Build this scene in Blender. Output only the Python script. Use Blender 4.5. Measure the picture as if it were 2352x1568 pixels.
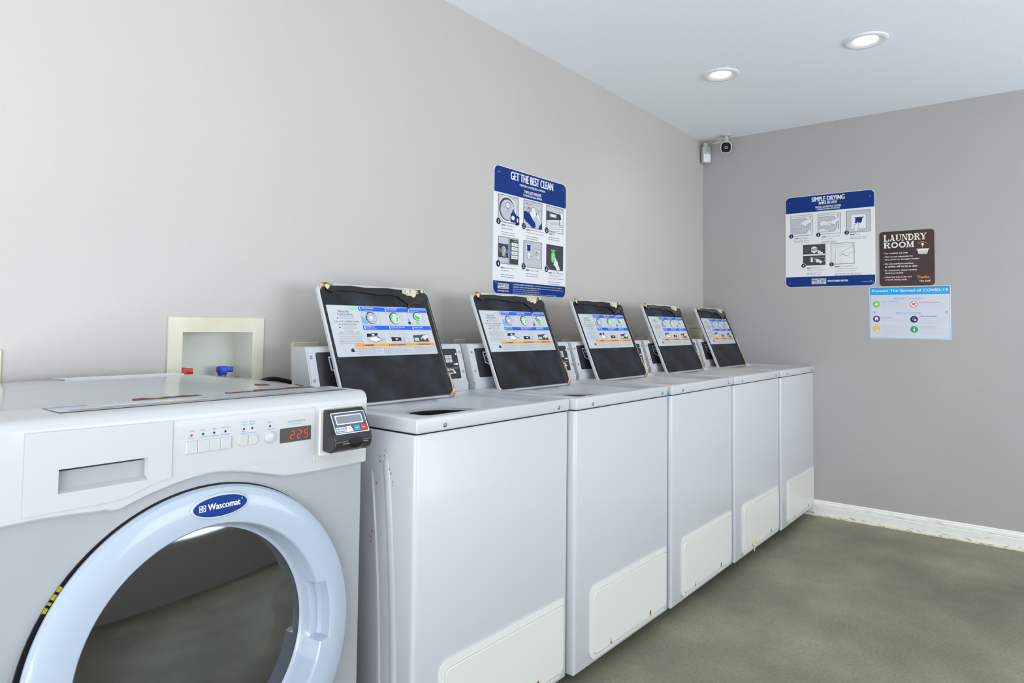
import bpy, bmesh, math, random
from mathutils import Vector, Matrix
random.seed(7)
C = bpy.context.scene.collection
S = bpy.context.scene
pi = math.pi
for _o in list(bpy.data.objects): bpy.data.objects.remove(_o)

# ---------------------------------------------------------------- camera
CP = Vector((-0.9227, -1.8660, 1.1507)); yaw, pit, rol = 0.67170, 0.04170, 0.01190
fw = Vector((math.cos(yaw)*math.cos(pit), math.sin(yaw)*math.cos(pit), math.sin(pit)))
rt = Vector((math.sin(yaw), -math.cos(yaw), 0.0)); up = rt.cross(fw)
r2 = rt*math.cos(rol) + up*math.sin(rol); u2 = up*math.cos(rol) - rt*math.sin(rol)
cd = bpy.data.cameras.new('camera'); co = bpy.data.objects.new('camera', cd); C.objects.link(co)
co.matrix_world = Matrix(((r2.x, u2.x, -fw.x, CP.x), (r2.y, u2.y, -fw.y, CP.y), (r2.z, u2.z, -fw.z, CP.z), (0, 0, 0, 1)))
cd.sensor_width = 36.0; cd.lens = 1544.1/2352*36; cd.shift_y = -102.33/2352; cd.clip_start = 0.02
S.camera = co
# ---------------------------------------------------------------- world and added fill lights
w = bpy.data.worlds.new('sky'); S.world = w; w.use_nodes = True
w.node_tree.nodes['Background'].inputs[0].default_value = (0.80, 0.90, 1.0, 1); w.node_tree.nodes['Background'].inputs[1].default_value = 1.0

def area(name, loc, target, sx, sy, power, col):
    l = bpy.data.lights.new(name, 'AREA'); l.shape = 'RECTANGLE'; l.size = sx; l.size_y = sy; l.energy = power; l.color = col
    o = bpy.data.objects.new(name, l); C.objects.link(o); o.location = loc
    o.rotation_euler = (Vector(target)-Vector(loc)).to_track_quat('-Z', 'Y').to_euler()
    return o
L = 3.558; H = 2.446; RY = -4.4; BX = -2.3
area('fill_light_back', (BX-0.03, -2.1, 0.75), (-1.0, -1.7, 2.9), 2.2, 1.5, 118, (0.90, 0.95, 1.0))  # added fill aimed upward to brighten the ceiling, no known source
area('fill_light_right', (1.95, RY-0.05, 1.35), (1.95, -1.0, 1.9), 3.0, 1.3, 76, (0.86, 0.93, 1.0))  # added fill from the unseen side, evens out the far end
S.view_settings.view_transform = 'Standard'; S.view_settings.look = 'None'
S.view_settings.exposure = 0.0; S.view_settings.gamma = 1.0; S.view_settings.use_curve_mapping = False

# ---------------------------------------------------------------- materials
def lin(c): return tuple(((v/255)/12.92 if v/255 <= 0.04045 else ((v/255+0.055)/1.055)**2.4) for v in c)
MATS = {}
def mat(name, rgb, rough=0.5, metal=0.0, bump=0.0, bscale=200.0, var=0.0, vscale=6.0, coat=0.0, emit=None, trans=0.0, spec=0.5, ior=1.45):
    if name in MATS: return MATS[name]
    m = bpy.data.materials.new(name); m.use_nodes = True; nt = m.node_tree; b = nt.nodes['Principled BSDF']
    c = lin(rgb); b.inputs['Base Color'].default_value = (*c, 1)
    b.inputs['Roughness'].default_value = rough; b.inputs['Metallic'].default_value = metal
    b.inputs['Coat Weight'].default_value = coat; b.inputs['Transmission Weight'].default_value = trans
    b.inputs['Specular IOR Level'].default_value = spec; b.inputs['IOR'].default_value = ior
    tc = nt.nodes.new('ShaderNodeTexCoord')
    if var > 0:
        n = nt.nodes.new('ShaderNodeTexNoise'); n.inputs['Scale'].default_value = vscale; n.inputs['Detail'].default_value = 5
        nt.links.new(tc.outputs['Object'], n.inputs['Vector'])
        r = nt.nodes.new('ShaderNodeMapRange'); r.inputs[1].default_value = 0.3; r.inputs[2].default_value = 0.7
        r.inputs[3].default_value = 1-var; r.inputs[4].default_value = 1+var
        nt.links.new(n.outputs['Fac'], r.inputs[0])
        mx = nt.nodes.new('ShaderNodeVectorMath'); mx.operation = 'MULTIPLY'; mx.inputs[0].default_value = c
        cb = nt.nodes.new('ShaderNodeCombineXYZ')
        for i in range(3): nt.links.new(r.outputs[0], cb.inputs[i])
        nt.links.new(cb.outputs[0], mx.inputs[1]); nt.links.new(mx.outputs[0], b.inputs['Base Color'])
    if bump > 0:
        n2 = nt.nodes.new('ShaderNodeTexNoise'); n2.inputs['Scale'].default_value = bscale; n2.inputs['Detail'].default_value = 3
        nt.links.new(tc.outputs['Object'], n2.inputs['Vector'])
        bp = nt.nodes.new('ShaderNodeBump'); bp.inputs['Strength'].default_value = bump; bp.inputs['Distance'].default_value = 0.002
        nt.links.new(n2.outputs['Fac'], bp.inputs['Height']); nt.links.new(bp.outputs[0], b.inputs['Normal'])
    if emit:
        b.inputs['Emission Color'].default_value = (*lin(emit[0]), 1); b.inputs['Emission Strength'].default_value = emit[1]
    MATS[name] = m
    return m

def wornmat(name, base, spots, scale, lo, hi, rough=0.3, coat=0.0, metal=0.0, bump=0.0, stretch=(1, 1, 1)):
    """paint with irregular worn or rusty patches"""
    m = bpy.data.materials.new(name); m.use_nodes = True; nt = m.node_tree; b = nt.nodes['Principled BSDF']
    b.inputs['Roughness'].default_value = rough; b.inputs['Coat Weight'].default_value = coat; b.inputs['Metallic'].default_value = metal
    if name == 'black_enamel': b.inputs['Specular IOR Level'].default_value = 0.35
    tc = nt.nodes.new('ShaderNodeTexCoord'); mp = nt.nodes.new('ShaderNodeMapping'); mp.inputs['Scale'].default_value = stretch
    nt.links.new(tc.outputs['Object'], mp.inputs[0])
    n = nt.nodes.new('ShaderNodeTexNoise'); n.inputs['Scale'].default_value = scale; n.inputs['Detail'].default_value = 6
    nt.links.new(mp.outputs[0], n.inputs['Vector'])
    cr = nt.nodes.new('ShaderNodeValToRGB'); cr.color_ramp.elements[0].position = lo; cr.color_ramp.elements[1].position = hi
    cr.color_ramp.elements[0].color = (*lin(base), 1); cr.color_ramp.elements[1].color = (*lin(spots), 1)
    nt.links.new(n.outputs['Fac'], cr.inputs[0]); nt.links.new(cr.outputs[0], b.inputs['Base Color'])
    if bump:
        bp = nt.nodes.new('ShaderNodeBump'); bp.inputs['Strength'].default_value = bump; bp.inputs['Distance'].default_value = 0.002
        nt.links.new(n.outputs['Fac'], bp.inputs['Height']); nt.links.new(bp.outputs[0], b.inputs['Normal'])
    MATS[name] = m
    return m

M_wall = mat('greige_wall_paint', (191, 187, 182), 0.75, bump=0.25, bscale=160, var=0.015, vscale=2.0)
M_end = mat('grey_wall_paint', (174, 171, 170), 0.75, bump=0.25, bscale=160, var=0.02, vscale=3.0)
M_ceil = mat('white_ceiling_paint', (242, 247, 252), 0.85, bump=0.5, bscale=110)
M_trim = wornmat('white_trim_paint', (236, 236, 232), (196, 180, 150), 9, 0.60, 0.78, rough=0.45, stretch=(1, 1, 5))
M_shoe = wornmat('dirty_cream_trim', (226, 221, 206), (150, 128, 96), 30, 0.52, 0.72, rough=0.6, stretch=(1, 1, 3))
M_enam = mat('white_enamel', (198, 200, 204), 0.36, coat=0.12, var=0.008, vscale=2)
M_enamrust = wornmat('white_enamel_rust_specks', (198, 200, 204), (140, 90, 45), 16, 0.76, 0.80, rough=0.36, coat=0.12)
M_cream = wornmat('cream_panel_paint', (218, 218, 213), (170, 150, 120), 7, 0.76, 0.84, rough=0.35)
M_black = wornmat('black_enamel', (12, 15, 20), (40, 50, 62), 9, 0.42, 0.72, rough=0.42, bump=0.05)
M_blackg = mat('glossy_black_rim', (10, 10, 11), 0.12, coat=0.5)
M_char = mat('charcoal_panel', (50, 50, 54), 0.25, bump=0.05, bscale=400)
M_dark = mat('dark_gap', (16, 17, 19), 0.6)
M_rust = wornmat('rust_patch', (120, 66, 26), (205, 185, 140), 60, 0.42, 0.62, rough=0.7, bump=0.6)
M_bare = wornmat('bare_primer', (216, 205, 172), (96, 66, 36), 70, 0.58, 0.70, rough=0.6, bump=0.5)
M_chrome = mat('steel_screw', (150, 152, 150), 0.3, metal=0.9)
M_plast = mat('white_plastic', (191, 192, 193), 0.28, coat=0.2)
M_plast2 = mat('white_door_plastic', (170, 181, 196), 0.28, coat=0.3)
M_silver = mat('silver_grey_steel', (166, 169, 172), 0.42, metal=0.15, bump=0.08, bscale=300, var=0.03, vscale=5)
M_topgrey = mat('grey_steel_top', (176, 180, 183), 0.18, metal=0.15, coat=0.3, var=0.02, vscale=4)
M_rub = mat('black_rubber', (20, 21, 23), 0.5)
M_drum = mat('drum_steel', (120, 122, 122), 0.25, metal=1.0)
M_glass = mat('smoked_glass', (150, 158, 150), 0.03, trans=1.0, ior=1.9, coat=1.0)
M_boxcr = wornmat('cream_box_plastic', (216, 213, 192), (190, 180, 146), 5, 0.45, 0.8, rough=0.45)
M_boxin = wornmat('box_inside_paint', (224, 226, 214), (120, 110, 85), 26, 0.72, 0.76, rough=0.6)
M_blue = mat('print_blue', (8, 50, 124), 0.5, spec=.25)
M_navy = mat('print_navy', (16, 28, 76), 0.5, spec=.25)
M_bright = mat('print_bright_blue', (0, 96, 232), 0.4)
M_cyan = mat('print_cyan', (0, 160, 232), 0.4)
M_white = mat('print_white', (229, 231, 233), 0.4)
M_paper = mat('print_pale_grey', (198, 202, 208), 0.4)
M_lgrey = mat('print_light_grey', (190, 195, 202), 0.4)
M_mgrey = mat('print_mid_grey', (130, 134, 140), 0.4)
M_dgrey = mat('print_dark_grey', (62, 62, 66), 0.4)
M_ink = mat('print_ink', (26, 28, 32), 0.4)
M_orange = mat('print_orange', (246, 158, 40), 0.4)
M_green = mat('print_green', (70, 200, 96), 0.4)
M_pgreen = mat('print_pale_green', (150, 214, 165), 0.4)
M_red = mat('print_red', (214, 46, 52), 0.4)
M_pink = mat('print_pink', (236, 208, 212), 0.4)
M_purple = mat('print_purple', (88, 44, 120), 0.4)
M_yell = mat('print_yellow', (234, 190, 70), 0.4)
M_pblue = mat('print_pale_blue', (120, 166, 226), 0.4)
M_label_y = mat('warning_yellow', (176, 164, 22), 0.4)
M_brown = wornmat('laundry_sign_brown', (40, 20, 22), (78, 30, 28), 6, 0.4, 0.7, rough=0.3)
M_led = mat('led_red', (150, 20, 16), 0.4, emit=((255, 60, 40), 1.1))
M_lens = mat('dark_lens', (10, 18, 20), 0.45, spec=.15)
M_vred = mat('red_valve_plastic', (214, 36, 34), 0.35)
M_vblue = mat('blue_valve_plastic', (10, 70, 205), 0.35)
M_brass = mat('brass', (150, 120, 84), 0.4, metal=0.7)
M_scrape = mat('brown_glue_scrape', (112, 72, 58), 0.7)
M_lamp = mat('lamp_diffuser', (255, 246, 225), 0.4, emit=((255, 224, 172), 7.0))
M_lamptrim = mat('white_lamp_trim', (232, 236, 240), 0.4)

def floor_mat():
    m = bpy.data.materials.new('sealed_concrete_floor'); m.use_nodes = True; nt = m.node_tree; b = nt.nodes['Principled BSDF']
    tc = nt.nodes.new('ShaderNodeTexCoord')
    n = nt.nodes.new('ShaderNodeTexNoise'); n.inputs['Scale'].default_value = 1.6; n.inputs['Detail'].default_value = 8; n.inputs['Roughness'].default_value = 0.6
    n2 = nt.nodes.new('ShaderNodeTexNoise'); n2.inputs['Scale'].default_value = 90; n2.inputs['Detail'].default_value = 4
    for k in (n, n2): nt.links.new(tc.outputs['Object'], k.inputs['Vector'])
    cr = nt.nodes.new('ShaderNodeValToRGB'); e = cr.color_ramp.elements
    e[0].position = 0.3; e[0].color = (*lin((104, 104, 88)), 1); e[1].position = 0.72; e[1].color = (*lin((150, 149, 126)), 1)
    mid = cr.color_ramp.elements.new(0.52); mid.color = (*lin((127, 126, 106)), 1)
    nt.links.new(n.outputs['Fac'], cr.inputs[0])
    mx = nt.nodes.new('ShaderNodeMix'); mx.data_type = 'RGBA'; mx.blend_type = 'OVERLAY'; mx.inputs[0].default_value = 0.35
    nt.links.new(cr.outputs[0], mx.inputs[6]); nt.links.new(n2.outputs['Fac'], mx.inputs[7]); nt.links.new(mx.outputs[2], b.inputs['Base Color'])
    b.inputs['Roughness'].default_value = 0.55; b.inputs['Specular IOR Level'].default_value = 0.35
    bp = nt.nodes.new('ShaderNodeBump'); bp.inputs['Strength'].default_value = 0.12; bp.inputs['Distance'].default_value = 0.002
    nt.links.new(n2.outputs['Fac'], bp.inputs['Height']); nt.links.new(bp.outputs[0], b.inputs['Normal'])
    return m
M_floor = floor_mat()

# ---------------------------------------------------------------- helpers
def link(name, me, parent=None, label=None, smooth=False):
    o = bpy.data.objects.new(name, me); C.objects.link(o)
    if parent: o.parent = parent
    if label: o['label'] = label
    if smooth:
        for p in me.polygons: p.use_smooth = True
        try: me.set_sharp_from_angle(angle=math.radians(35))
        except Exception: pass
    return o
def thing(name, label, cat, loc=(0, 0, 0), rz=0.0, group=None):
    o = bpy.data.objects.new(name, None); C.objects.link(o); o.location = loc; o.rotation_euler = (0, 0, rz)
    o.empty_display_size = 0.05; o['label'] = label; o['category'] = cat
    if group: o['group'] = group
    return o
def obj(name, bm, m, parent=None, smooth=False, label=None):
    me = bpy.data.meshes.new(name); bmesh.ops.recalc_face_normals(bm, faces=bm.faces[:]); bm.to_mesh(me); bm.free()
    for x in (m if isinstance(m, (list, tuple)) else [m]): me.materials.append(x)
    return link(name, me, parent, label, smooth)
def struct(name, bm, m, label=None):
    o = obj(name, bm, m); o['kind'] = 'structure'; o['category'] = name.split('_')[0]
    if label: o['label'] = label
    return o
def box(bm, x0, x1, y0, y1, z0, z1, r=0.0, seg=3, mi=0, mtx=None):
    vs = [bm.verts.new((x, y, z)) for x in (x0, x1) for y in (y0, y1) for z in (z0, z1)]
    fs = [(0, 1, 3, 2), (4, 6, 7, 5), (0, 4, 5, 1), (2, 3, 7, 6), (0, 2, 6, 4), (1, 5, 7, 3)]
    faces = [bm.faces.new([vs[i] for i in f]) for f in fs]
    for f in faces: f.material_index = mi
    allv = list(vs)
    if r > 0:
        ed = list({e for f in faces for e in f.edges})
        res = bmesh.ops.bevel(bm, geom=ed, offset=r, segments=seg, profile=0.5, affect='EDGES')
        for f in res['faces']: f.material_index = mi
        allv = list({v for f in res['faces'] for v in f.verts})
    if mtx is not None:
        st = set(allv)
        bmesh.ops.transform(bm, matrix=mtx, verts=list(st))
    return allv
def rrect(x0, x1, z0, z1, r, seg=6):
    """rounded rectangle outline; r = radius or (bl, br, tr, tl)"""
    if not isinstance(r, (tuple, list)): r = (r,)*4
    pts = []
    for (cx, cz, a0, q) in ((x0, z0, pi, r[0]), (x1, z0, 1.5*pi, r[1]), (x1, z1, 0, r[2]), (x0, z1, 0.5*pi, r[3])):
        sx = 1 if cx == x0 else -1; sz = 1 if cz == z0 else -1
        if q <= 0: pts.append((cx, cz)); continue
        for k in range(seg+1):
            a = a0 + k/seg*pi/2; pts.append((cx+sx*q+q*math.cos(a), cz+sz*q+q*math.sin(a)))
    return pts
def prism(bm, pts, fn, d0, d1, mi=0, chamfer=0.0):
    """extrude outline pts (u,v) between depth d0 and d1; fn(u,v,d)->xyz. chamfer shrinks the d1 end"""
    n = len(pts)
    cx = sum(p[0] for p in pts)/n; cz = sum(p[1] for p in pts)/n
    rings = [[bm.verts.new(fn(u, v, d0)) for u, v in pts]]
    if chamfer > 0:
        s = 1 if d1 > d0 else -1
        rings.append([bm.verts.new(fn(u, v, d1-s*chamfer)) for u, v in pts])
        w = max(abs(p[0]-cx) for p in pts); h = max(abs(p[1]-cz) for p in pts)
        ku = max(0.01, (w-chamfer)/w); kv = max(0.01, (h-chamfer)/h)
        rings.append([bm.verts.new(fn(cx+(u-cx)*ku, cz+(v-cz)*kv, d1)) for u, v in pts])
    else:
        rings.append([bm.verts.new(fn(u, v, d1)) for u, v in pts])
    for a, b in zip(rings[:-1], rings[1:]):
        for i in range(n):
            f = bm.faces.new((a[i], a[(i+1) % n], b[(i+1) % n], b[i])); f.material_index = mi
    for r_ in (rings[0][::-1], rings[-1]):
        f = bm.faces.new(r_); f.material_index = mi
def frame(bm, outer, inner, fn, d0, d1, mi=0, d1i=None):
    """ring between two outlines with same vertex count"""
    n = len(outer); d1i = d1 if d1i is None else d1i
    A = [bm.verts.new(fn(u, v, d0)) for u, v in outer]; B = [bm.verts.new(fn(u, v, d1)) for u, v in outer]
    D = [bm.verts.new(fn(u, v, d1i)) for u, v in inner]; E = [bm.verts.new(fn(u, v, d0)) for u, v in inner]
    for P, Q in ((A, B), (B, D), (D, E), (E, A)):
        for i in range(n):
            f = bm.faces.new((P[i], P[(i+1) % n], Q[(i+1) % n], Q[i])); f.material_index = mi
def lathe(bm, prof, fn, seg=96, mi=0, a0=0.0, a1=2*pi):
    """prof list of (r, d); fn(u,v,d)->xyz around (0,0)"""
    full = abs(a1-a0-2*pi) < 1e-6; n = seg if full else seg+1
    rings = []
    for r, d in prof:
        if r < 1e-6: rings.append([bm.verts.new(fn(0, 0, d))]*n)
        else: rings.append([bm.verts.new(fn(r*math.cos(a0+(a1-a0)*k/seg), r*math.sin(a0+(a1-a0)*k/seg), d)) for k in range(n)])
    for A, B in zip(rings[:-1], rings[1:]):
        for k in range(seg):
            q = [A[k], A[(k+1) % n], B[(k+1) % n], B[k]]; u = []
            for v in q:
                if v not in u: u.append(v)
            if len(u) >= 3:
                f = bm.faces.new(u); f.material_index = mi
def tube(bm, pts, r, seg=10, mi=0):
    pts = [Vector(p) for p in pts]; rings = []
    for i, p in enumerate(pts):
        t = (pts[min(i+1, len(pts)-1)]-pts[max(i-1, 0)]).normalized()
        a = t.orthogonal().normalized() if i == 0 else (pa - t*pa.dot(t)).normalized()
        pa = a; b = t.cross(a)
        rings.append([bm.verts.new(p+a*r*math.cos(2*pi*k/seg)+b*r*math.sin(2*pi*k/seg)) for k in range(seg)])
    for A, B in zip(rings[:-1], rings[1:]):
        for k in range(seg):
            f = bm.faces.new((A[k], A[(k+1) % seg], B[(k+1) % seg], B[k])); f.material_index = mi
    for r_ in (rings[0][::-1], rings[-1]): bm.faces.new(r_).material_index = mi
def bez(p0, p1, p2, p3, n=16):
    out = []
    for i in range(n+1):
        t = i/n; q = 1-t
        out.append(Vector(p0)*q**3+Vector(p1)*3*q*q*t+Vector(p2)*3*q*t*t+Vector(p3)*t**3)
    return out
def FRONT(y):            # surfaces facing -y : u=x, v=z, depth towards the room
    return lambda u, v, d: (u, y-d, v)

_tc = {}
def glyphs(txt, bold):
    bold = min(bold, 0.0)
    k = (txt, bold)
    if k not in _tc:
        cu = bpy.data.curves.new('t', 'FONT'); cu.body = txt; cu.size = 1; cu.offset = bold; cu.resolution_u = 3
        o = bpy.data.objects.new('t', cu); C.objects.link(o)
        dg = bpy.context.evaluated_depsgraph_get(); me = bpy.data.meshes.new_from_object(o.evaluated_get(dg))
        V = [(v.co.x, v.co.y) for v in me.vertices]; F = [tuple(p.vertices) for p in me.polygons]
        bpy.data.objects.remove(o); bpy.data.curves.remove(cu); bpy.data.meshes.remove(me)
        _tc[k] = (V, F)
    return _tc[k]

class Sheet:
    """flat artwork printed on a surface: origin O, unit directions U, V; layers stacked a hair apart"""
    def __init__(s, O, U, V, su=1.0, sv=1.0, base=0.0004, step=0.00012):
        s.O = Vector(O); s.U = Vector(U); s.V = Vector(V); s.N = s.U.cross(s.V); s.su = su; s.sv = sv
        s.base = base; s.step = step; s.inc = 0.0; s.n_ = 0; s.v = []; s.f = []; s.m = []; s.mats = []
    def P(s, u, v, l): return s.O+s.U*u*s.su+s.V*v*s.sv+s.N*(s.base+s.step*l+s.inc*s.n_)
    def mi(s, m):
        if m not in s.mats: s.mats.append(m)
        return s.mats.index(m)
    def poly(s, pts, m, l=0):
        i = len(s.v); s.n_ += 1; s.v += [s.P(u, v, l) for u, v in pts]; s.f.append(tuple(range(i, i+len(pts)))); s.m.append(s.mi(m))
    def rect(s, u0, u1, v0, v1, m, l=0): s.poly([(u0, v0), (u1, v0), (u1, v1), (u0, v1)], m, l)
    def rr(s, u0, u1, v0, v1, r, m, l=0): s.poly(rrect(u0, u1, v0, v1, r), m, l)
    def ell(s, cu, cv, ru, rv, m, l=0, n=28): s.poly([(cu+ru*math.cos(2*pi*k/n), cv+rv*math.sin(2*pi*k/n)) for k in range(n)], m, l)
    def circ(s, cu, cv, r, m, l=0): s.ell(cu, cv, r, r*s.su/s.sv, m, l)
    def ring(s, cu, cv, ru, rv, t, m, l=0, n=32, a0=0, a1=2*pi):
        for k in range(n):
            a = a0+(a1-a0)*k/n; b = a0+(a1-a0)*(k+1)/n; i = (1-t)
            s.poly([(cu+ru*math.cos(a), cv+rv*math.sin(a)), (cu+ru*math.cos(b), cv+rv*math.sin(b)),
                    (cu+ru*i*math.cos(b), cv+rv*i*math.sin(b)), (cu+ru*i*math.cos(a), cv+rv*i*math.sin(a))], m, l)
    def line(s, pts, w, m, l=0, closed=False):
        q = list(pts)+([pts[0]] if closed else [])
        for (a, b), (c, d) in zip(q[:-1], q[1:]):
            dx, dy = (c-a)*s.su, (d-b)*s.sv; n = math.hypot(dx, dy) or 1; ox, oy = -dy/n*w/2/s.su, dx/n*w/2/s.sv
            s.poly([(a+ox, b+oy), (a-ox, b-oy), (c-ox, d-oy), (c+ox, d+oy)], m, l)
    def box(s, u0, u1, v0, v1, w, m, l=0): s.line([(u0, v0), (u1, v0), (u1, v1), (u0, v1)], w, m, l, True)
    def text(s, txt, u0, u1, v0, v1, m, l=1, bold=0.0, again=True):
        if again and bold >= .02:      # heavier strokes: the same word overprinted with a slight shift
            sh = (v1-v0)*s.sv/s.su*(.035 if bold < .03 else .05)
            s.text(txt, u0, u1-2*sh, v0, v1, m, l, bold, False); s.text(txt, u0+sh, u1-sh, v0, v1, m, l+.25, bold, False); s.text(txt, u0+2*sh, u1, v0, v1, m, l+.5, bold, False); return
        V, F = glyphs(txt, bold)
        if not V: return
        ax = min(p[0] for p in V); bx = max(p[0] for p in V); ay = min(p[1] for p in V); by = max(p[1] for p in V)
        i = len(s.v); k = s.mi(m)
        s.v += [s.P(u0+(x-ax)/(bx-ax)*(u1-u0), v0+(y-ay)/max(1e-6, by-ay)*(v1-v0), l) for x, y in V]
        for f in F: s.f.append(tuple(q+i for q in f)); s.m.append(k)
    def micro(s, u0, u1, v, h, m, l=1, seed=0):
        """a line of very small print, word by word"""
        rnd = random.Random(seed+int(v*1e4)); u = u0; step = h*1.0*s.sv/s.su
        while u < u1:
            wl = step*rnd.choice((2, 3, 3, 4, 5, 6)); e = min(u1, u+wl)
            s.rect(u, e, v-h*0.28, v+h*0.28, m, l); u = e+step*0.8
    def hand(s, cu, cv, sc, ang, m=None, ink=None, l=3, flip=1):
        """line drawing of a pointing / reaching hand; finger tip at (cu,cv)"""
        P0 = [(0, 0), (.05, .1), (.42, .26), (.55, .22), (.62, .32), (.78, .34), (.95, .26), (1.5, .3), (1.5, -.25), (.95, -.22), (.75, -.36), (.62, -.42), (.56, -.36), (.6, -.28), (.48, -.3), (.44, -.2), (.5, -.14), (.36, -.14), (.34, -.04), (.42, .02), (.06, -.06)]
        c, q = math.cos(ang), math.sin(ang)
        pts = [(cu+(x*c-y*flip*q)*sc, cv+(x*q+y*flip*c)*sc*s.su/s.sv) for x, y in P0]
        s.poly(pts, m or M_white, l); s.line(pts, 0.0011*(s.su/0.5) if s.su > 0.2 else 0.0006, ink or M_ink, l+1, True)
    def build(s, name, parent=None, label=None):
        me = bpy.data.meshes.new(name); me.from_pydata([tuple(v) for v in s.v], [], s.f)
        for m in s.mats: me.materials.append(m)
        for p, k in zip(me.polygons, s.m): p.material_index = k
        me.update(); return link(name, me, parent, label)
def screw(name, parent, u, v, fn, r=0.006, m=None, label=None, d=0.0):
    bm = bmesh.new(); g = lambda a, b, c: fn(u+a, v+b, d+c)
    lathe(bm, [(0, 0), (r, 0), (r, .0015), (r*.75, .0028), (r*.25, .0032), (0, .0026)], g, 16)
    return obj(name, bm, m or M_chrome, parent, True, label)

# ---------------------------------------------------------------- the room
def slab(name, x0, x1, y0, y1, z0, z1, m, label): 
    bm = bmesh.new(); box(bm, x0, x1, y0, y1, z0, z1); return struct(name, bm, m, label)
T = 0.12
slab('floor', BX-T, L+T, RY-T, T, -0.1, 0, M_floor, 'worn grey green sealed concrete floor')
slab('ceiling', BX-T, L+T, RY-T, T, H, H+0.1, M_ceil, 'white lightly textured ceiling')
# left wall with a niche cut out for the open water valve box
bm = bmesh.new()
NX0, NX1, NZ0, NZ1 = -0.036, 0.172, 0.90, 1.120
box(bm, BX-T, NX0, 0, T, 0, H); box(bm, NX1, L+T, 0, T, 0, H); box(bm, NX0, NX1, 0, T, NZ1, H); box(bm, NX0, NX1, 0, T, 0, NZ0); box(bm, NX0, NX1, 0.09, T, NZ0, NZ1)
struct('wall_left', bm, M_wall, 'pale greige painted wall behind the row of washers')
slab('wall_end', L, L+T, RY-T, 0, 0, H, M_end, 'mid grey painted end wall carrying three signs')
def wall_open(name, axis, c0, c1, a0, a1, o0, o1, z0, z1, m, label):
    bm = bmesh.new()
    def bb(p0, p1, q0, q1):
        if axis == 'x': box(bm, p0, p1, c0, c1, q0, q1)
        else: box(bm, c0, c1, p0, p1, q0, q1)
    bb(a0, o0, 0, H); bb(o1, a1, 0, H); bb(o0, o1, 0, z0); bb(o0, o1, z1, H)
    return struct(name, bm, m, label)
wall_open('wall_right', 'x', RY-T, RY, BX-T, L+T, 0.45, 3.45, 0.7, 2.0, M_wall, 'plain wall opposite the washers')  # opening made up to hold the right fill light
wall_open('wall_back', 'y', BX-T, BX, RY, 0, -3.2, -1.0, 0.05, 2.1, M_wall, 'plain wall behind the viewer')  # door-sized opening invented for the upward fill light
# baseboard along the end wall: moulded board plus shoe moulding
def profile_run(name, prof, y0, y1, m, label):
    bm = bmesh.new(); A = [bm.verts.new((L-d, y0, z)) for d, z in prof]; B = [bm.verts.new((L-d, y1, z)) for d, z in prof]; n = len(prof)
    for i in range(n): bm.faces.new((A[i], A[(i+1) % n], B[(i+1) % n], B[i]))
    bm.faces.new(A[::-1]); bm.faces.new(B)
    return struct(name, bm, m, label)
o = profile_run('baseboard_end', [(0, .014), (.013, .014), (.013, .058), (.011, .062), (.0125, .066), (.0115, .078), (.007, .083), (.0075, .088), (.003, .094), (0, .094)], RY, -0.0, M_trim, 'white moulded baseboard along the grey end wall')
o = profile_run('trim_1', [(0, 0), (.024, 0), (.024, .006), (.021, .013), (.0145, .018), (.0135, .02), (0, .02)], RY, -0.0, M_shoe, 'dirty cream shoe moulding at the foot of the end wall')

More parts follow.
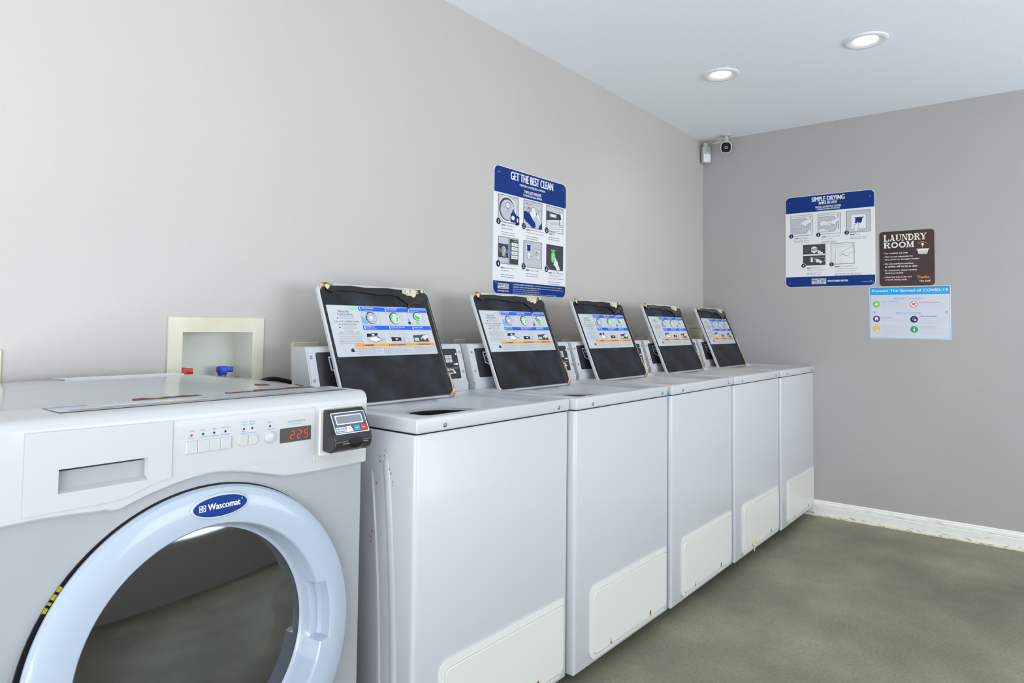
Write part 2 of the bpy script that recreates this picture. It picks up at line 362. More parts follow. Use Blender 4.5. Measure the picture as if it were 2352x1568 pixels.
# ---------------------------------------------------------------- top load washers
DY = 0.60          # cabinet depth
tl = math.radians(23)
LU = Vector((1, 0, 0)); LV = Vector((0, math.sin(tl), math.cos(tl)))
LW, LH = 0.474, 0.413
def washer():
    t = thing('top_load_washer', '', 'washing machine')
    F = FRONT(0)
    # cabinet: open topped shell with softly rounded front corners and pressed ribs on its sides
    bm = bmesh.new()
    W = 0.686; rr_ = 0.014
    out = [(0, DY)] + [(rr_-rr_*math.cos(a), rr_-rr_*math.sin(a)) for a in [k/6*pi/2 for k in range(7)]] + [(W-rr_+rr_*math.sin(a), rr_-rr_*math.cos(a)) for a in [k/6*pi/2 for k in range(7)]] + [(W, DY)]
    zs = [(0.004, 0.004), (0.010, 0.0), (0.861, 0.0), (0.866, 0.003)]
    rings = []
    for z, ins in zs:
        rings.append([bm.verts.new((min(max(x, ins), W-ins), max(y, ins) if y < DY else y, z)) for x, y in out])
    for A, B in zip(rings[:-1], rings[1:]):
        for i in range(len(out)): bm.faces.new((A[i], A[(i+1) % len(out)], B[(i+1) % len(out)], B[i]))
    # side ribs
    for sx, s in ((0, -1), (W, 1)):
        for (y0, w_, z0, z1, lean) in ((0.093, 0.026, 0.05, 0.80, 0.047), (0.150, 0.014, 0.10, 0.76, 0.047)):
            n = 66; pr = []
            for k in range(n+1):
                tt = k/n; z = z0+(z1-z0)*tt; yc = y0-0.045+lean*tt**2+0.02; h = w_/2*max(.03, math.sqrt(1-(1-min(1, min(tt, 1-tt)*22))**2))
                pr.append([bm.verts.new((sx, yc-h, z)), bm.verts.new((sx+s*0.004*min(1, h/(w_/2)), yc-h*.55, z)), bm.verts.new((sx+s*0.004*min(1, h/(w_/2)), yc+h*.55, z)), bm.verts.new((sx, yc+h, z))])
            for A, B in zip(pr[:-1], pr[1:]):
                for i in range(3): bm.faces.new((A[i], A[i+1], B[i+1], B[i]))
    cab = obj('cabinet', bm, M_enamrust, t, True)
    for fx in (.05, W-.05):
        for fy in (.15, DY-.05):
            bm = bmesh.new(); lathe(bm, [(0, -.0454), (.020, -.0454), (.022, -.040), (.014, -.030), (.008, -.028), (.008, .02), (0, .02)], lambda u, v, d: (fx+u, fy+v, d), 20); obj('levelling_foot', bm, M_rub, t, True)
    # dark inner liner that shows as the seam under the deck
    bm = bmesh.new(); box(bm, .005, W-.005, .005, DY-.005, .80, .869)
    cut_cyl = (0.335, 0.235, 0.130)
    # lower access panel: raised frame and inset door
    fx0, fx1, fz0, fz1 = 0.092, 0.664, 0.018, 0.266
    seam_bm = bm
    bm = bmesh.new()
    oo = rrect(fx0, fx1, fz0, fz1, (.035, .035, .012, .035)); ii = rrect(fx0+.02, fx1-.006, fz0+.014, fz1-.021, (.022, .022, .008, .022))
    frame(bm, oo, ii, F, -.001, .004, d1i=.006)
    fr = obj('access_frame', bm, M_cream, t, True)
    bm = bmesh.new(); prism(bm, rrect(fx0+.022, fx1-.007, fz0+.015, fz1-.0225, (.021, .021, .008, .021)), F, -.001, .0075, chamfer=.002)
    ap = obj('access_panel', bm, M_cream, t, True)
    bm = bmesh.new(); prism(bm, rrect(fx0+.0195, fx1-.0055, fz0+.013, fz1-.0205, (.022, .022, .009, .022)), F, -.001, .002); obj('shadow_gap', bm, M_dark, ap)
    for u in (.225, .52): 
        bm = bmesh.new(); prism(bm, [(u-.005, .035), (u+.005, .035), (u+.005, .052), (u, .058), (u-.005, .052)], F, .0070, .0082); obj('clip', bm, M_rust, ap)
    # deck with recess and round tub opening
    def tmp(bm_, nm='k'):
        me = bpy.data.meshes.new(nm); bmesh.ops.recalc_face_normals(bm_, faces=bm_.faces[:]); bm_.to_mesh(me); bm_.free(); o_ = bpy.data.objects.new(nm, me); C.objects.link(o_); return o_
    bm = bmesh.new(); box(bm, 0, W, -.004, DY, .8695, .908, r=.0065, seg=4); body = tmp(bm)
    bm = bmesh.new(); prism(bm, rrect(.062, .622, .030, .410, .03), lambda u, v, d: (u, v, d), .93, .790); k1 = tmp(bm)
    bm = bmesh.new(); lathe(bm, [(0, .5), (.130, .5), (.130, 1), (0, 1)], lambda u, v, d: (cut_cyl[0]+u, cut_cyl[1]-.02+v, d), 64); k2 = tmp(bm)
    def boolean(a, ks):
        for k_ in ks:
            md = a.modifiers.new('b', 'BOOLEAN'); md.operation = 'DIFFERENCE'; md.object = k_; md.solver = 'EXACT'
        dg = bpy.context.evaluated_depsgraph_get(); return bpy.data.meshes.new_from_object(a.evaluated_get(dg))
    me = boolean(body, [k1]); me.name = 'deck'; me.materials.clear(); me.materials.append(M_enam)
    deck = link('deck', me, t, smooth=True)
    lin_o = tmp(seam_bm); me = boolean(lin_o, [k1]); me.name = 'seam'; me.materials.clear(); me.materials.append(M_dark); link('inner_liner', me, t)
    for q in (body, k1, k2, lin_o): bpy.data.objects.remove(q)
    # sunken basin that slopes down to the round opening
    bm = bmesh.new(); NB = 72; hx, hy, hr = .335, .215, .135; rx0, rx1, ry0, ry1 = .0615, .6225, .0295, .4105
    rings = []
    for j in range(13):
        t_ = j/12; ring_ = []
        for k in range(NB):
            a_ = 2*pi*k/NB; c_, s_ = math.cos(a_), math.sin(a_)
            q = min((rx1-hx)/c_ if c_ > 1e-6 else ((rx0-hx)/c_ if c_ < -1e-6 else 9), (ry1-hy)/s_ if s_ > 1e-6 else ((ry0-hy)/s_ if s_ < -1e-6 else 9))
            r_ = q+(hr-q)*t_; sm = t_*t_*(3-2*t_)
            ring_.append(bm.verts.new((hx+c_*r_, hy+s_*r_, .8955-.022*sm)))
        rings.append(ring_)
    rings.append([bm.verts.new((v.co.x, v.co.y, .866)) for v in rings[-1]])
    for A, B in zip(rings[:-1], rings[1:]):
        for k in range(NB): bm.faces.new((A[k], A[(k+1) % NB], B[(k+1) % NB], B[k]))
    obj('basin', bm, M_enam, deck, True)
    for u in (.100, .622):
        screw('screw', deck, u, .884, FRONT(-.004), r=.0062)
    # rating marks printed behind the opening
    s = Sheet((0, 0, .8958), (1, 0, 0), (0, 1, 0), base=.0003)
    for k in range(3): s.micro(.28, .42, .388-.008*k, .005, M_dgrey, seed=k)
    s.rect(.43, .437, .370, .39, M_ink, 1); s.rect(.442, .448, .370, .39, M_ink, 1)
    s.build('rating_print', deck)
    # tub: splash ring and basket, coloured dark to stand in for shade inside
    bm = bmesh.new(); g = lambda u, v, d: (cut_cyl[0]+u, cut_cyl[1]-.02+v, d)
    lathe(bm, [(.137, .867), (.1345, .866), (.1335, .850), (.140, .838), (.185, .836)], g, 64); obj('tub_ring', bm, M_dark, t, True)
    bm = bmesh.new(); lathe(bm, [(.185, .836), (.194, .81), (.196, .42), (.18, .40), (0, .40)], g, 64); obj('basket', bm, M_char, t, True)
    bm = bmesh.new(); lathe(bm, [(.16, .402), (.15, .42), (.06, .46), (.045, .60), (.035, .78), (.03, .80), (0, .805)], g, 32)
    for k in range(4):
        a = k*pi/2; c_, s_ = math.cos(a), math.sin(a)
        vs = [bm.verts.new(g(c_*r_-s_*o_, s_*r_+c_*o_, z_)) for o_ in (-.004, .004) for r_, z_ in ((.03, .42), (.14, .43), (.06, .70), (.03, .72))]
        for f in ((0, 1, 2, 3), (7, 6, 5, 4), (0, 4, 5, 1), (1, 5, 6, 2), (2, 6, 7, 3)): bm.faces.new([vs[i] for i in f])
    obj('agitator', bm, M_enam, t, True)
    # console
    con_y0, con_y1, con_b = .452, .502, .565
    bm = bmesh.new()
    prof = [(con_y0, .908), (con_y0, .934), (con_y0+.006, .938), (con_y1-.004, 1.070), (con_y1+.002, 1.076), (con_b, 1.076), (con_b, .908)]
    A = [bm.verts.new((.004, y, z)) for y, z in prof]; B = [bm.verts.new((W-.004, y, z)) for y, z in prof]
    for i in range(len(prof)): bm.faces.new((A[i], A[(i+1) % len(prof)], B[(i+1) % len(prof)], B[i]))
    bm.faces.new(A[::-1]); bm.faces.new(B)
    con = obj('console', bm, M_enam, t)
    fv = Vector((0, con_y1-.004-con_y0-.006, 1.070-.938)); fl = fv.length; fv.normalize(); fn_ = LU.cross(fv)
    CO = Vector((0, con_y0+.006, .938))
    CF = lambda u, v, d: tuple(CO+LU*u+fv*v+fn_*d)
    bm = bmesh.new(); prism(bm, rrect(.008, W-.008, .004, fl-.004, .006), CF, 0, .0025, chamfer=.0012); obj('fascia', bm, M_enam, con)
    bm = bmesh.new(); prism(bm, rrect(.035, .651, .012, fl-.012, .006), CF, .002, .0035); cp = obj('control_panel', bm, M_char, con)
    for u in (.018, .668):
        for v in (.038, .112): screw('screw', con, u, v, CF, r=.0048, d=.002)
    # brand shield
    s = Sheet(CO, LU, fv, base=.0036)
    s.v = []; 
    def shield(cx, w_, v0, v1, vt): return [(cx-w_/2, v1), (cx-w_/2+.004, vt), (cx, v0), (cx+w_/2-.004, vt), (cx+w_/2, v1)]
    s.N = fn_
    s.poly(shield(.122, .088, .052, .112, .068), M_white, 0); s.poly(shield(.122, .078, .057, .107, .071), M_navy, 1)
    s.text('MAYTAG', .091, .153, .088, .101, M_white, 2, .02); s.text('COMMERCIAL', .091, .153, .076, .083, M_white, 2, .01)
    s.build('brand_badge', con)
    s = Sheet(CO+LU*.045, LU, fv, base=.0036)
    s.rect(.50, .575, .074, .102, M_lgrey, 0)
    for k in range(3): s.line([(.52+.02*k, .074), (.52+.02*k, .102)], .0015, M_dgrey, 1)
    s.line([(.50, .088), (.575, .088)], .0015, M_dgrey, 1); s.ell(.60, .105, .003, .004, M_white)
    s.rect(.50, .60, .063, .068, M_ink, 0); s.poly([(.575, .066), (.60, .063), (.60, .072)], M_white, 1)
    s.micro(.51, .60, .052, .003, M_lgrey); s.poly([(.52, .032), (.585, .032), (.572, .048), (.52, .048)], M_white, 0); s.poly([(.525, .035), (.575, .035), (.567, .045), (.525, .045)], M_dgrey, 1)
    s.build('control_print', con)
    # lid : white steel shell, black underside, label, latch plate, rust
    lid = bpy.data.objects.new('lid', None); C.objects.link(lid); lid.parent = t
    LO = Vector((.072, .388, .8985))
    mtx = Matrix(((1, 0, 0, LO.x), (0, LV.y, LU.cross(LV).y, LO.y), (0, LV.z, LU.cross(LV).z, LO.z), (0, 0, 0, 1)))
    lid.matrix_local = mtx          # local: x across, y up the lid, z out of the underside
    I = lambda u, v, d: (u, v, d)
    rc = (.018, .022, .026, .026)
    bm = bmesh.new()
    o1 = rrect(0, LW, 0, LH, rc, 6); o2 = rrect(.0035, LW-.003, .003, LH-.008, rc, 6)
    n = len(o1)
    R = [[bm.verts.new((u, v, d)) for u, v in p] for p, d in ((rrect(.005, LW-.005, .005, LH-.005, rc, 6), -.016), (o1, -.012), (o1, -.002), (o2, .0), )]
    for A, B in zip(R[:-1], R[1:]):
        for i in range(n): bm.faces.new((A[i], A[(i+1) % n], B[(i+1) % n], B[i]))
    bm.faces.new(R[0][::-1]); bm.faces.new(R[-1])
    shell_ = obj('lid_shell', bm, M_enam, lid, True)
    bm = bmesh.new(); ri = (.016, .018, .020, .018)
    oo = rrect(.006, LW-.002, .006, LH-.012, (.018, .022, .024, .024), 6); i1 = rrect(.010, LW-.020, .008, LH-.020, ri, 6); i2 = rrect(.014, LW-.028, .010, LH-.026, ri, 6)
    R = [[bm.verts.new((u, v, d)) for u, v in p] for p, d in ((oo, .0), (rrect(.007, LW-.005, .007, LH-.014, (.018, .022, .024, .024), 6), .0045), (i1, .0045), (i2, .0008))]
    for A, B in zip(R[:-1], R[1:]):
        for i in range(n): bm.faces.new((A[i], A[(i+1) % n], B[(i+1) % n], B[i]))
    ring_faces = len(bm.faces)
    for f in bm.faces: f.material_index = 1
    f = bm.faces.new(R[-1]); f.material_index = 0
    liner = obj('lid_liner', bm, [M_black, M_blackg], lid, True)
    # chrome edge line along the right rim
    bm = bmesh.new(); tube(bm, [(LW-.012, .07, .0048), (LW-.012, LH-.05, .0048)], .0014, 8); obj('rim_line', bm, M_chrome, lid)
    # dark wavy drip of sealant along the upper edge
    rnd = random.Random(3)
    bm = bmesh.new(); topv = []; botv = []
    pts = [(.03, .018), (.05, .026), (.07, .017), (.13, .018), (.19, .021), (.23, .026), (.28, .023), (.32, .028), (.345, .046), (.37, .062), (.395, .055), (.415, .058), (.43, .042), (.445, .040), (.455, .028)]
    up_ = [(u, LH-.010-.002*math.sin(u*40)) for u, w_ in pts]; lo_ = [(u, LH-.010-w_) for u, w_ in pts]
    prism(bm, up_+lo_[::-1], I, .003, .0062); obj('sealant_drip', bm, M_blackg, lid)
    bm = bmesh.new()
    prism(bm, [(.345, LH-.026), (.350, LH-.013), (.38, LH-.010), (.425, LH-.011), (.428, LH-.022), (.412, LH-.026), (.404, LH-.036), (.392, LH-.040), (.385, LH-.033), (.368, LH-.034), (.36, LH-.028)], I, .0055, .0080)
    st = obj('latch_plate', bm, M_bare, lid)
    for u in (.357, .418): screw('screw', st, u, LH-.020, I, r=.0035, m=M_rust, d=.0080)
    bm = bmesh.new(); prism(bm, [(.352, LH-.085), (.362, LH-.083), (.385, LH-.045), (.375, LH-.045)], I, .003, .005); obj('latch_tongue', bm, M_char, lid)
    def patch(name, pts_, m, d=.005, th=.0018):
        bm = bmesh.new(); prism(bm, pts_, I, d, d+th); return obj(name, bm, m, lid)
    patch('rust_patch', [(.004, LH-.02), (.012, LH-.004), (.034, LH-.001), (.060, LH-.008), (.045, LH-.014), (.036, LH-.026), (.026, LH-.016), (.012, LH-.014)], M_rust)
    patch('bare_patch', [(.024, LH-.012), (.034, LH-.006), (.042, LH-.012), (.036, LH-.024), (.030, LH-.026)], M_bare, .0062)
    patch('bare_patch', [(.436, LH-.014), (.442, LH-.008), (.452, LH-.010), (.450, LH-.019), (.440, LH-.020)], M_bare, .0058)
    patch('rust_patch', [(LW-.030, .003), (LW-.008, .001), (LW+.001, .018), (LW-.001, .05), (LW-.0035, .098), (LW-.010, .106), (LW-.0095, .060), (LW-.010, .026)], M_rust)
    patch('bare_patch', [(LW-.014, .010), (LW-.009, .009), (LW-.006, .040), (LW-.0065, .086), (LW-.009, .084), (LW-.0095, .035)], M_bare, .0062)
    # instruction label on the underside
    s = Sheet((.015, LH-.254, 0), (1, 0, 0), (0, 1, 0), su=.430, sv=.176, base=.0016, step=.00016)
    # u,v in 0..1 of the label
    s.rr(0, 1, 0, 1, .012, M_paper, 0)
    s.rr(.205, .285, .925, .985, .02, M_pgreen, 1)
    s.text('Read All', .10, .19, .855, .905, M_dgrey, 1); s.text('Instructions', .085, .22, .80, .85, M_dgrey, 1)
    s.text('Lea con cuidado todas', .045, .265, .665, .705, M_dgrey, 1); s.text('las instrucciones.', .075, .24, .61, .65, M_dgrey, 1)
    for k, v in enumerate((.775, .755, .735, .585, .565, .545)): s.micro(.10, .23, v, .010, M_mgrey, seed=k)
    s.rect(.07, .085, .735, .755, M_dgrey, 1); s.rect(.07, .085, .55, .57, M_dgrey, 1)
    s.text('ATTENTION', .11, .19, .495, .515, M_mgrey); s.text('FABRIC SOFTENER USERS:', .06, .25, .46, .48, M_mgrey)
    s.text('ATENCION A AQUELLOS QUE', .05, .26, .375, .395, M_mgrey); s.text('USAN SUAVIZANTE DE TELAS:', .05, .265, .34, .36, M_mgrey)
    for k, v in enumerate((.44, .42, .315, .295, .275, .25)): s.micro(.045, .265, v, .010, M_mgrey, seed=k)
    for (v0, v1, names) in ((.895, .985, ('ADD DETERGENT', 'ADD CLOTHING', 'ADD LIQUID FABRIC SOFTENER')), (.515, .60, ('CLOSE LID', 'COMPLETE PROCESS', 'PRESS START'))):
        s.rect(.29 if v0 > .8 else .29, 1-.004, v0, v1, M_bright, 1)
        for k, nm in enumerate(names):
            u = .30+.245*k; s.text(str(k+1+(3 if v0 < .8 else 0)), u, u+(.006 if k == 0 and v0 > .8 else .014), v0+.012, v1-.010, M_white, 2, .03)
            s.text(nm, u+.02, min(.99, u+.02+.009*len(nm)), (v0+v1)/2+.004, v1-.014, M_white, 2, .02); s.micro(u+.022, u+.115, v0+.022, .010, M_white, 2, seed=k)
    for k in range(3):
        u = .305+.235*k; 
        s.box(u, u+.17, .625, .885, .0006, M_mgrey, 1)
        for a, b in (((u, .85), (u+.05, .885)), ((u+.10, .885), (u+.17, .80)), ((u+.11, .885), (u+.165, .70)), ((u, .68), (u+.04, .63))): s.line([a, b], .0007, M_mgrey, 2)
        cu = u+.085+(.02 if k == 2 else 0); cv = .76+(.05 if k == 2 else 0)
        s.ell(cu, cv, .052, .125 if k < 2 else .09, M_dgrey, 2); s.ell(cu+.005, cv-.004, .045, .108 if k < 2 else .08, M_lgrey if k == 0 else M_white, 3)
        if k == 0:
            s.ring(cu-.002, cv, .035, .085, .10, M_mgrey, 4); s.ell(cu, cv, .012, .03, M_white, 5); s.poly([(u-.012, .64), (u+.04, .64), (u+.05, .68), (u+.03, .74), (u+.012, .75), (u+.008, .79), (u-.008, .79), (u-.01, .72)], M_pblue, 5); s.ell(cu-.036, cv+.06, .008, .03, M_green, 5)
        if k == 1:
            for a in range(8): s.ell(cu+.030*math.cos(a*pi/4), cv+.075*math.sin(a*pi/4), .011, .026, (M_green, M_pgreen, M_pink, M_green)[a % 4], 4+a % 2)
            s.ell(cu, cv, .013, .032, M_white, 6)
        if k == 2:
            s.poly([(cu-.035, cv-.03), (cu-.01, cv-.07), (cu+.03, cv-.05), (cu+.015, cv), (cu+.02, cv+.05), (cu-.03, cv+.04)], M_green, 4); s.ell(cu+.005, cv+.03, .02, .03, M_pink, 5); s.ring(cu-.015, cv-.13, .018, .035, .35, M_green, 5); s.rect(u-.015, u+.012, .64, .69, M_ink, 3); s.ell(u, .72, .010, .04, M_pblue, 4)
        # lower pictures
        s.box(u, u+.17, .255, .50, .0006, M_mgrey, 1)
        if k == 0:
            s.poly([(u, .37), (u+.10, .40), (u+.115, .45), (u+.005, .44)], M_ink, 2); s.rect(u+.05, u+.075, .40, .43, M_white, 3)
            s.poly([(u+.02, .30), (u+.08, .27), (u+.13, .32), (u+.09, .37), (u+.03, .37)], M_white, 4); s.line([(u+.02, .30), (u+.08, .27), (u+.15, .33), (u+.09, .38), (u+.03, .37)], .0007, M_dgrey, 5, True)
            s.line([(u+.095, .44), (u+.115, .33)], .0018, M_ink, 6); s.line([(u, .33), (u+.07, .265), (u+.17, .32)], .0007, M_dgrey, 4); s.line([(u+.12, .49), (u+.165, .33)], .0006, M_mgrey, 4)
        if k == 1:
            for q in range(5): s.micro(u+.01, u+.07, .48-.02*q, .010, M_lgrey, seed=q)
            s.poly([(u, .28), (u+.10, .29), (u+.10, .36), (u, .37)], M_ink, 2); s.rect(u+.04, u+.065, .315, .34, M_white, 3)
            s.box(u+.09, u+.145, .28, .43, .0006, M_mgrey, 2); 
            for q in range(3): s.ell(u+.13, .36-.035*q, .006, .012, M_mgrey, 3)
        if k == 2:
            s.poly([(u-.005, .265), (u+.165, .265), (u+.14, .42), (u, .40)], M_dgrey, 2); s.rect(u+.005, u+.055, .28, .35, M_lgrey, 3)
            s.hand(u+.078, .33, .060, .25, M_pink, M_mgrey, 4); s.ell(u+.078, .325, .009, .02, M_green, 7)
    for (a, b, nm) in ((.175, .43, 'WARNING'), (.43, .745, 'AVERTISSEMENT'), (.745, .996, 'ADVERTENCIA')):
        s.rect(a, b-.002, .185, .238, M_orange, 1); c_ = (a+b)/2; w_ = .006*len(nm)
        s.text(nm, c_-w_+.008, c_+w_+.008, .195, .225, M_ink, 2, .03); s.poly([(c_-w_-.012, .196), (c_-w_, .196), (c_-w_-.006, .225)], M_ink, 2)
        for k in range(7): s.micro(a+.006, b-.012-(.06 if k % 3 == 2 else 0), .165-.021*k, .010, M_mgrey, seed=k+len(nm))
        s.line([(b-.002, .02), (b-.002, .185)], .0005, M_lgrey, 1)
    s.box(.122, .994, .015, .24, .0005, M_lgrey, 1)
    s.poly([(.130, .09), (.168, .085), (.158, .12), (.162, .16), (.152, .14), (.146, .165), (.140, .14), (.134, .15)], M_ink, 2)
    s.build('instruction_label', lid)
    # hinge clips at the foot of the lid
    bm = bmesh.new()
    bm.free()
    for u in (.0, LW-.018):
        bm = bmesh.new(); box(bm, u, u+.018, -.010, .012, -.016, -.004, .003, 2); obj('hinge', bm, M_chrome, lid)
    return t
def kids(o): return [c for c in o.children]
def copy_tree(o, parent=None):
    c = o.copy(); C.objects.link(c)
    if parent: c.parent = parent
    for k in kids(o): copy_tree(k, c)
    return c
proto = washer()
spots = [(0.2747, 0.6076, -0.012, 'white top load washer next to the front loader, nearest of the row'),
         (0.9700, 0.6370, -0.010, 'white top load washer second from the front loader, torn blue sticker on its front corner'),
         (1.6669, 0.6521, 0.0, 'white top load washer in the middle of the five, two machines each side'),
         (2.3614, 0.6590, -0.006, 'white top load washer second from the grey end wall'),
         (3.0590, 0.6720, 0.0, 'white top load washer farthest away, pushed up to the grey end wall')]
WS = []; WK = 0.962; FOOT = CP.z*(1-WK)
for i, (x, d, rz, lab) in enumerate(spots):
    o = proto if i == 0 else copy_tree(proto)
    o.location = (CP.x+WK*(x-CP.x), CP.y+WK*(-d-CP.y), FOOT); o.scale = (WK, WK, WK); o.rotation_euler = (0, 0, rz); o['label'] = lab
    WS.append(o)
for o in WS[1:]:
    o['group'] = WS[0].get('group', 'row of top load washers')
WS[0]['group'] = 'row of top load washers'
# rust spots on the exposed left side of the nearest washer
s = Sheet((-.0006, 0, 0), (0, -1, 0), (0, 0, 1), base=.0002); rr2 = random.Random(5)
for (a, b, q, k) in ((-.118, .808, .006, 5), (-.135, .79, .004, 4), (-.095, .76, .005, 5), (-.085, .735, .003, 3), (-.150, .72, .003, 3), (-.16, .60, .005, 5), (-.17, .575, .004, 4)):
    for _ in range(k): s.ell(a+rr2.uniform(-q, q), b+rr2.uniform(-q*2, q*2), rr2.uniform(.0008, .0024), rr2.uniform(.001, .004), M_rust, 0, 8)
s.build('rust_spots', WS[0])
# dried drip at the foot of the fourth washer's access panel
bm = bmesh.new(); prism(bm, [(.245, .062), (.262, .070), (.275, .060), (.270, .040), (.262, .030), (.262, .004), (.252, .002), (.250, .030), (.246, .042)], FRONT(0), .0076, .0092); obj('dried_drip', bm, M_bare, WS[3], label='dried cream drip on the access panel')
# torn blue and orange sticker on washer two
s = Sheet((.664, -.0042, .872), (1, 0, 0), (0, 0, 1), base=.0005)
s.poly([(0, 0), (.014, 0), (.014, .030), (.009, .032), (.004, .018)], M_orange); s.poly([(0, 0), (.014, 0), (.014, .020), (.006, .016)], M_cyan, 1); s.poly([(.004, .003), (.012, .003), (.008, .012)], M_navy, 2)
s.build('torn_sticker', WS[1], 'torn blue and orange sticker on the front corner')

# ---------------------------------------------------------------- front loader
FX0, FX1, FY, FZ = -0.629, 0.123, -0.597, 0.991
fl_ = thing('front_load_washer', 'big white and silver front loading washer with round glass door, at far left', 'washing machine', (FX0, FY, 0))
fW = FX1-FX0; fD = .56
X = lambda x: x-FX0        # world x to local
G = FRONT(0)
def LP(pts): return [(X(a), b) for a, b in pts]
DC = (X(-0.253), 0.520)
# cabinet with a round hole in its front
bm = bmesh.new(); n = 96
hole = [(DC[0]+.300*math.cos(2*pi*k/n), DC[1]+.300*math.sin(2*pi*k/n)) for k in range(n)]
y_f = .012
hf = [bm.verts.new((u, y_f, v)) for u, v in hole]; hb = [bm.verts.new((u, y_f+.05, v)) for u, v in hole]
x0, x1, z0, z1 = .004, fW-.004, .02, .90
def edgept(a):
    c_, s_ = math.cos(a), math.sin(a); t_ = 1e9
    for v, lo, hi, c in ((c_, x0, x1, DC[0]), (s_, z0, z1, DC[1])):
        if v > 1e-9: t_ = min(t_, (hi-c)/v)
        if v < -1e-9: t_ = min(t_, (lo-c)/v)
    return (DC[0]+c_*t_, DC[1]+s_*t_)
angs = [2*pi*k/n for k in range(n)]
rim = [edgept(a) for a in angs]
for (cx_, cz_) in ((x0, z0), (x1, z0), (x1, z1), (x0, z1)):
    k = min(range(n), key=lambda i: math.hypot(rim[i][0]-cx_, rim[i][1]-cz_)); rim[k] = (cx_, cz_)
ro = [bm.verts.new((u, y_f, v)) for u, v in rim]; rb = [bm.verts.new((u, fD, v)) for u, v in rim]
for i in range(n):
    j = (i+1) % n
    bm.faces.new((ro[i], ro[j], hf[j], hf[i])); bm.faces.new((hf[i], hf[j], hb[j], hb[i])); bm.faces.new((ro[i], rb[i], rb[j], ro[j]))
bm.faces.new(rb)
obj('cabinet', bm, M_silver, fl_, True)
bm = bmesh.new(); box(bm, .03, fW-.03, .03, fD-.02, 0, .02); obj('plinth', bm, M_dark, fl_)
# control fascia with its wavy lower edge
low = [(-0.629, .826), (-0.541, .829), (-0.491, .827), (-0.455, .824), (-0.440, .824), (-0.428, .820), (-0.413, .821), (-0.400, .826), (-0.367, .837), (-0.323, .848), (-0.290, .8535), (-0.260, .8565), (-0.235, .856), (-0.209, .853), (-0.173, .846), (-0.136, .836), (-0.110, .829), (-0.092, .8245), (-0.070, .823), (-0.013, .8215), (0.123, .823)]
bm = bmesh.new()
P_ = LP(low); r_ = .022
px0, px1, pz0, pz1 = X(-.513), X(-.373), .866, .9055
def lowz(u):
    for (a, za), (b, zb) in zip(P_, P_[1:]):
        if a <= u <= b: return za+(zb-za)*(u-a)/(b-a)
P_ = sorted(P_+[(px0, lowz(px0)), (px1, lowz(px1))])
topc = [(y, z) for y, z in [(r_-r_*math.cos(a), FZ-r_+r_*math.sin(a)) for a in [k/7*pi/2 for k in range(8)]]]
colz = lambda u, z: z
cols = []
for u, z in P_:
    ee = 0.0
    prof = [(y_f+.004, z), (.003, z), (0, z+.003), (0, pz0), (0, pz1)]+topc+[(.145, FZ+.001), (.145, FZ-.02)]
    cols.append([bm.verts.new((u, y, zz)) for y, zz in prof])
for A, B in zip(cols[:-1], cols[1:]):
    for i in range(len(A)-1):
        if i == 3 and A[0].co.x >= px0-1e-6 and B[0].co.x <= px1+1e-6: continue
        bm.faces.new((A[i], A[i+1], B[i+1], B[i]))
bm.faces.new(cols[0]); bm.faces.new(cols[-1][::-1])
fas = obj('control_fascia', bm, M_plast, fl_, True)
# seam between fascia and cabinet
bm = bmesh.new(); box(bm, .006, fW-.006, .065, fD-.01, .86, .965); obj('inner_body', bm, M_dark, fl_)
# top lid
bm = bmesh.new(); vs = []
nx, ny = 24, 14
def toph(u, v):   # softly domed, falling at the edges
    a = min(1, min(u, 1-u)*14); b = min(1, (1-v)*10)
    c = min(1, max(0, min(u, 1-u)*3.6)); c = c*c*(3-2*c); e = min(1, max(0, v)/.75); e = e*e*(3-2*e)
    return FZ-.001-.006*(1-a)**2-.008*(1-b)**2+.004*e+.018*c*e
gr = [[bm.verts.new((.004+(fW-.008)*i/nx, .146+(fD-.146)*j/ny, toph(i/nx, j/ny))) for j in range(ny+1)] for i in range(nx+1)]
for i in range(nx):
    for j in range(ny): bm.faces.new((gr[i][j], gr[i+1][j], gr[i+1][j+1], gr[i][j+1]))
bd = [gr[i][0] for i in range(nx+1)]+[gr[nx][j] for j in range(1, ny+1)]+[gr[i][ny] for i in range(nx-1, -1, -1)]+[gr[0][j] for j in range(ny-1, 0, -1)]
dn = [bm.verts.new((v.co.x, v.co.y, .905)) for v in bd]
for i in range(len(bd)): bm.faces.new((bd[i], dn[i], dn[(i+1) % len(bd)], bd[(i+1) % len(bd)]))
top = obj('top_cover', bm, M_topgrey, fl_, True)
# stickers and scrapes on top
s = Sheet((0, 0, FZ+.0222), (1, 0, 0), (0, 1, 0), base=.0004)
s.poly([(.285, .485), (.27, .545), (.55, .545), (.545, .485)], M_white); s.build('top_label', fl_, 'clear edged paper label on the grey top')
bm = bmesh.new(); box(bm, .278, .548, .482, .486, FZ+.018, FZ+.0245); obj('label_edge', bm, M_plast, fl_)
s = Sheet((0, 0, FZ+.001), (1, 0, 0), (0, 1, 0), base=.0006)
def strip(u0, u1, v0, v1, m, l, sk=0): s.poly([(u0, v0), (u1, v0+sk), (u1, v1+sk), (u0, v1)], m, l)
strip(.130, .735, .048, .140, M_plast, 0)
strip(.150, .64, .058, .072, M_mgrey, 1); strip(.150, .30, .105, .120, M_lgrey, 1); strip(.30, .60, .124, .134, M_pblue, 1); strip(.13, .20, .124, .134, M_pblue, 2)
strip(.40, .72, .100, .108, M_mgrey, 1); strip(.62, .72, .075, .082, M_lgrey, 2); strip(.60, .735, .128, .133, M_mgrey, 1); strip(.67, .725, .056, .064, M_dgrey, 2); strip(.21, .34, .085, .100, M_white, 3)
s.build('instruction_strip', fl_, 'faded instruction strip along the front of the top')
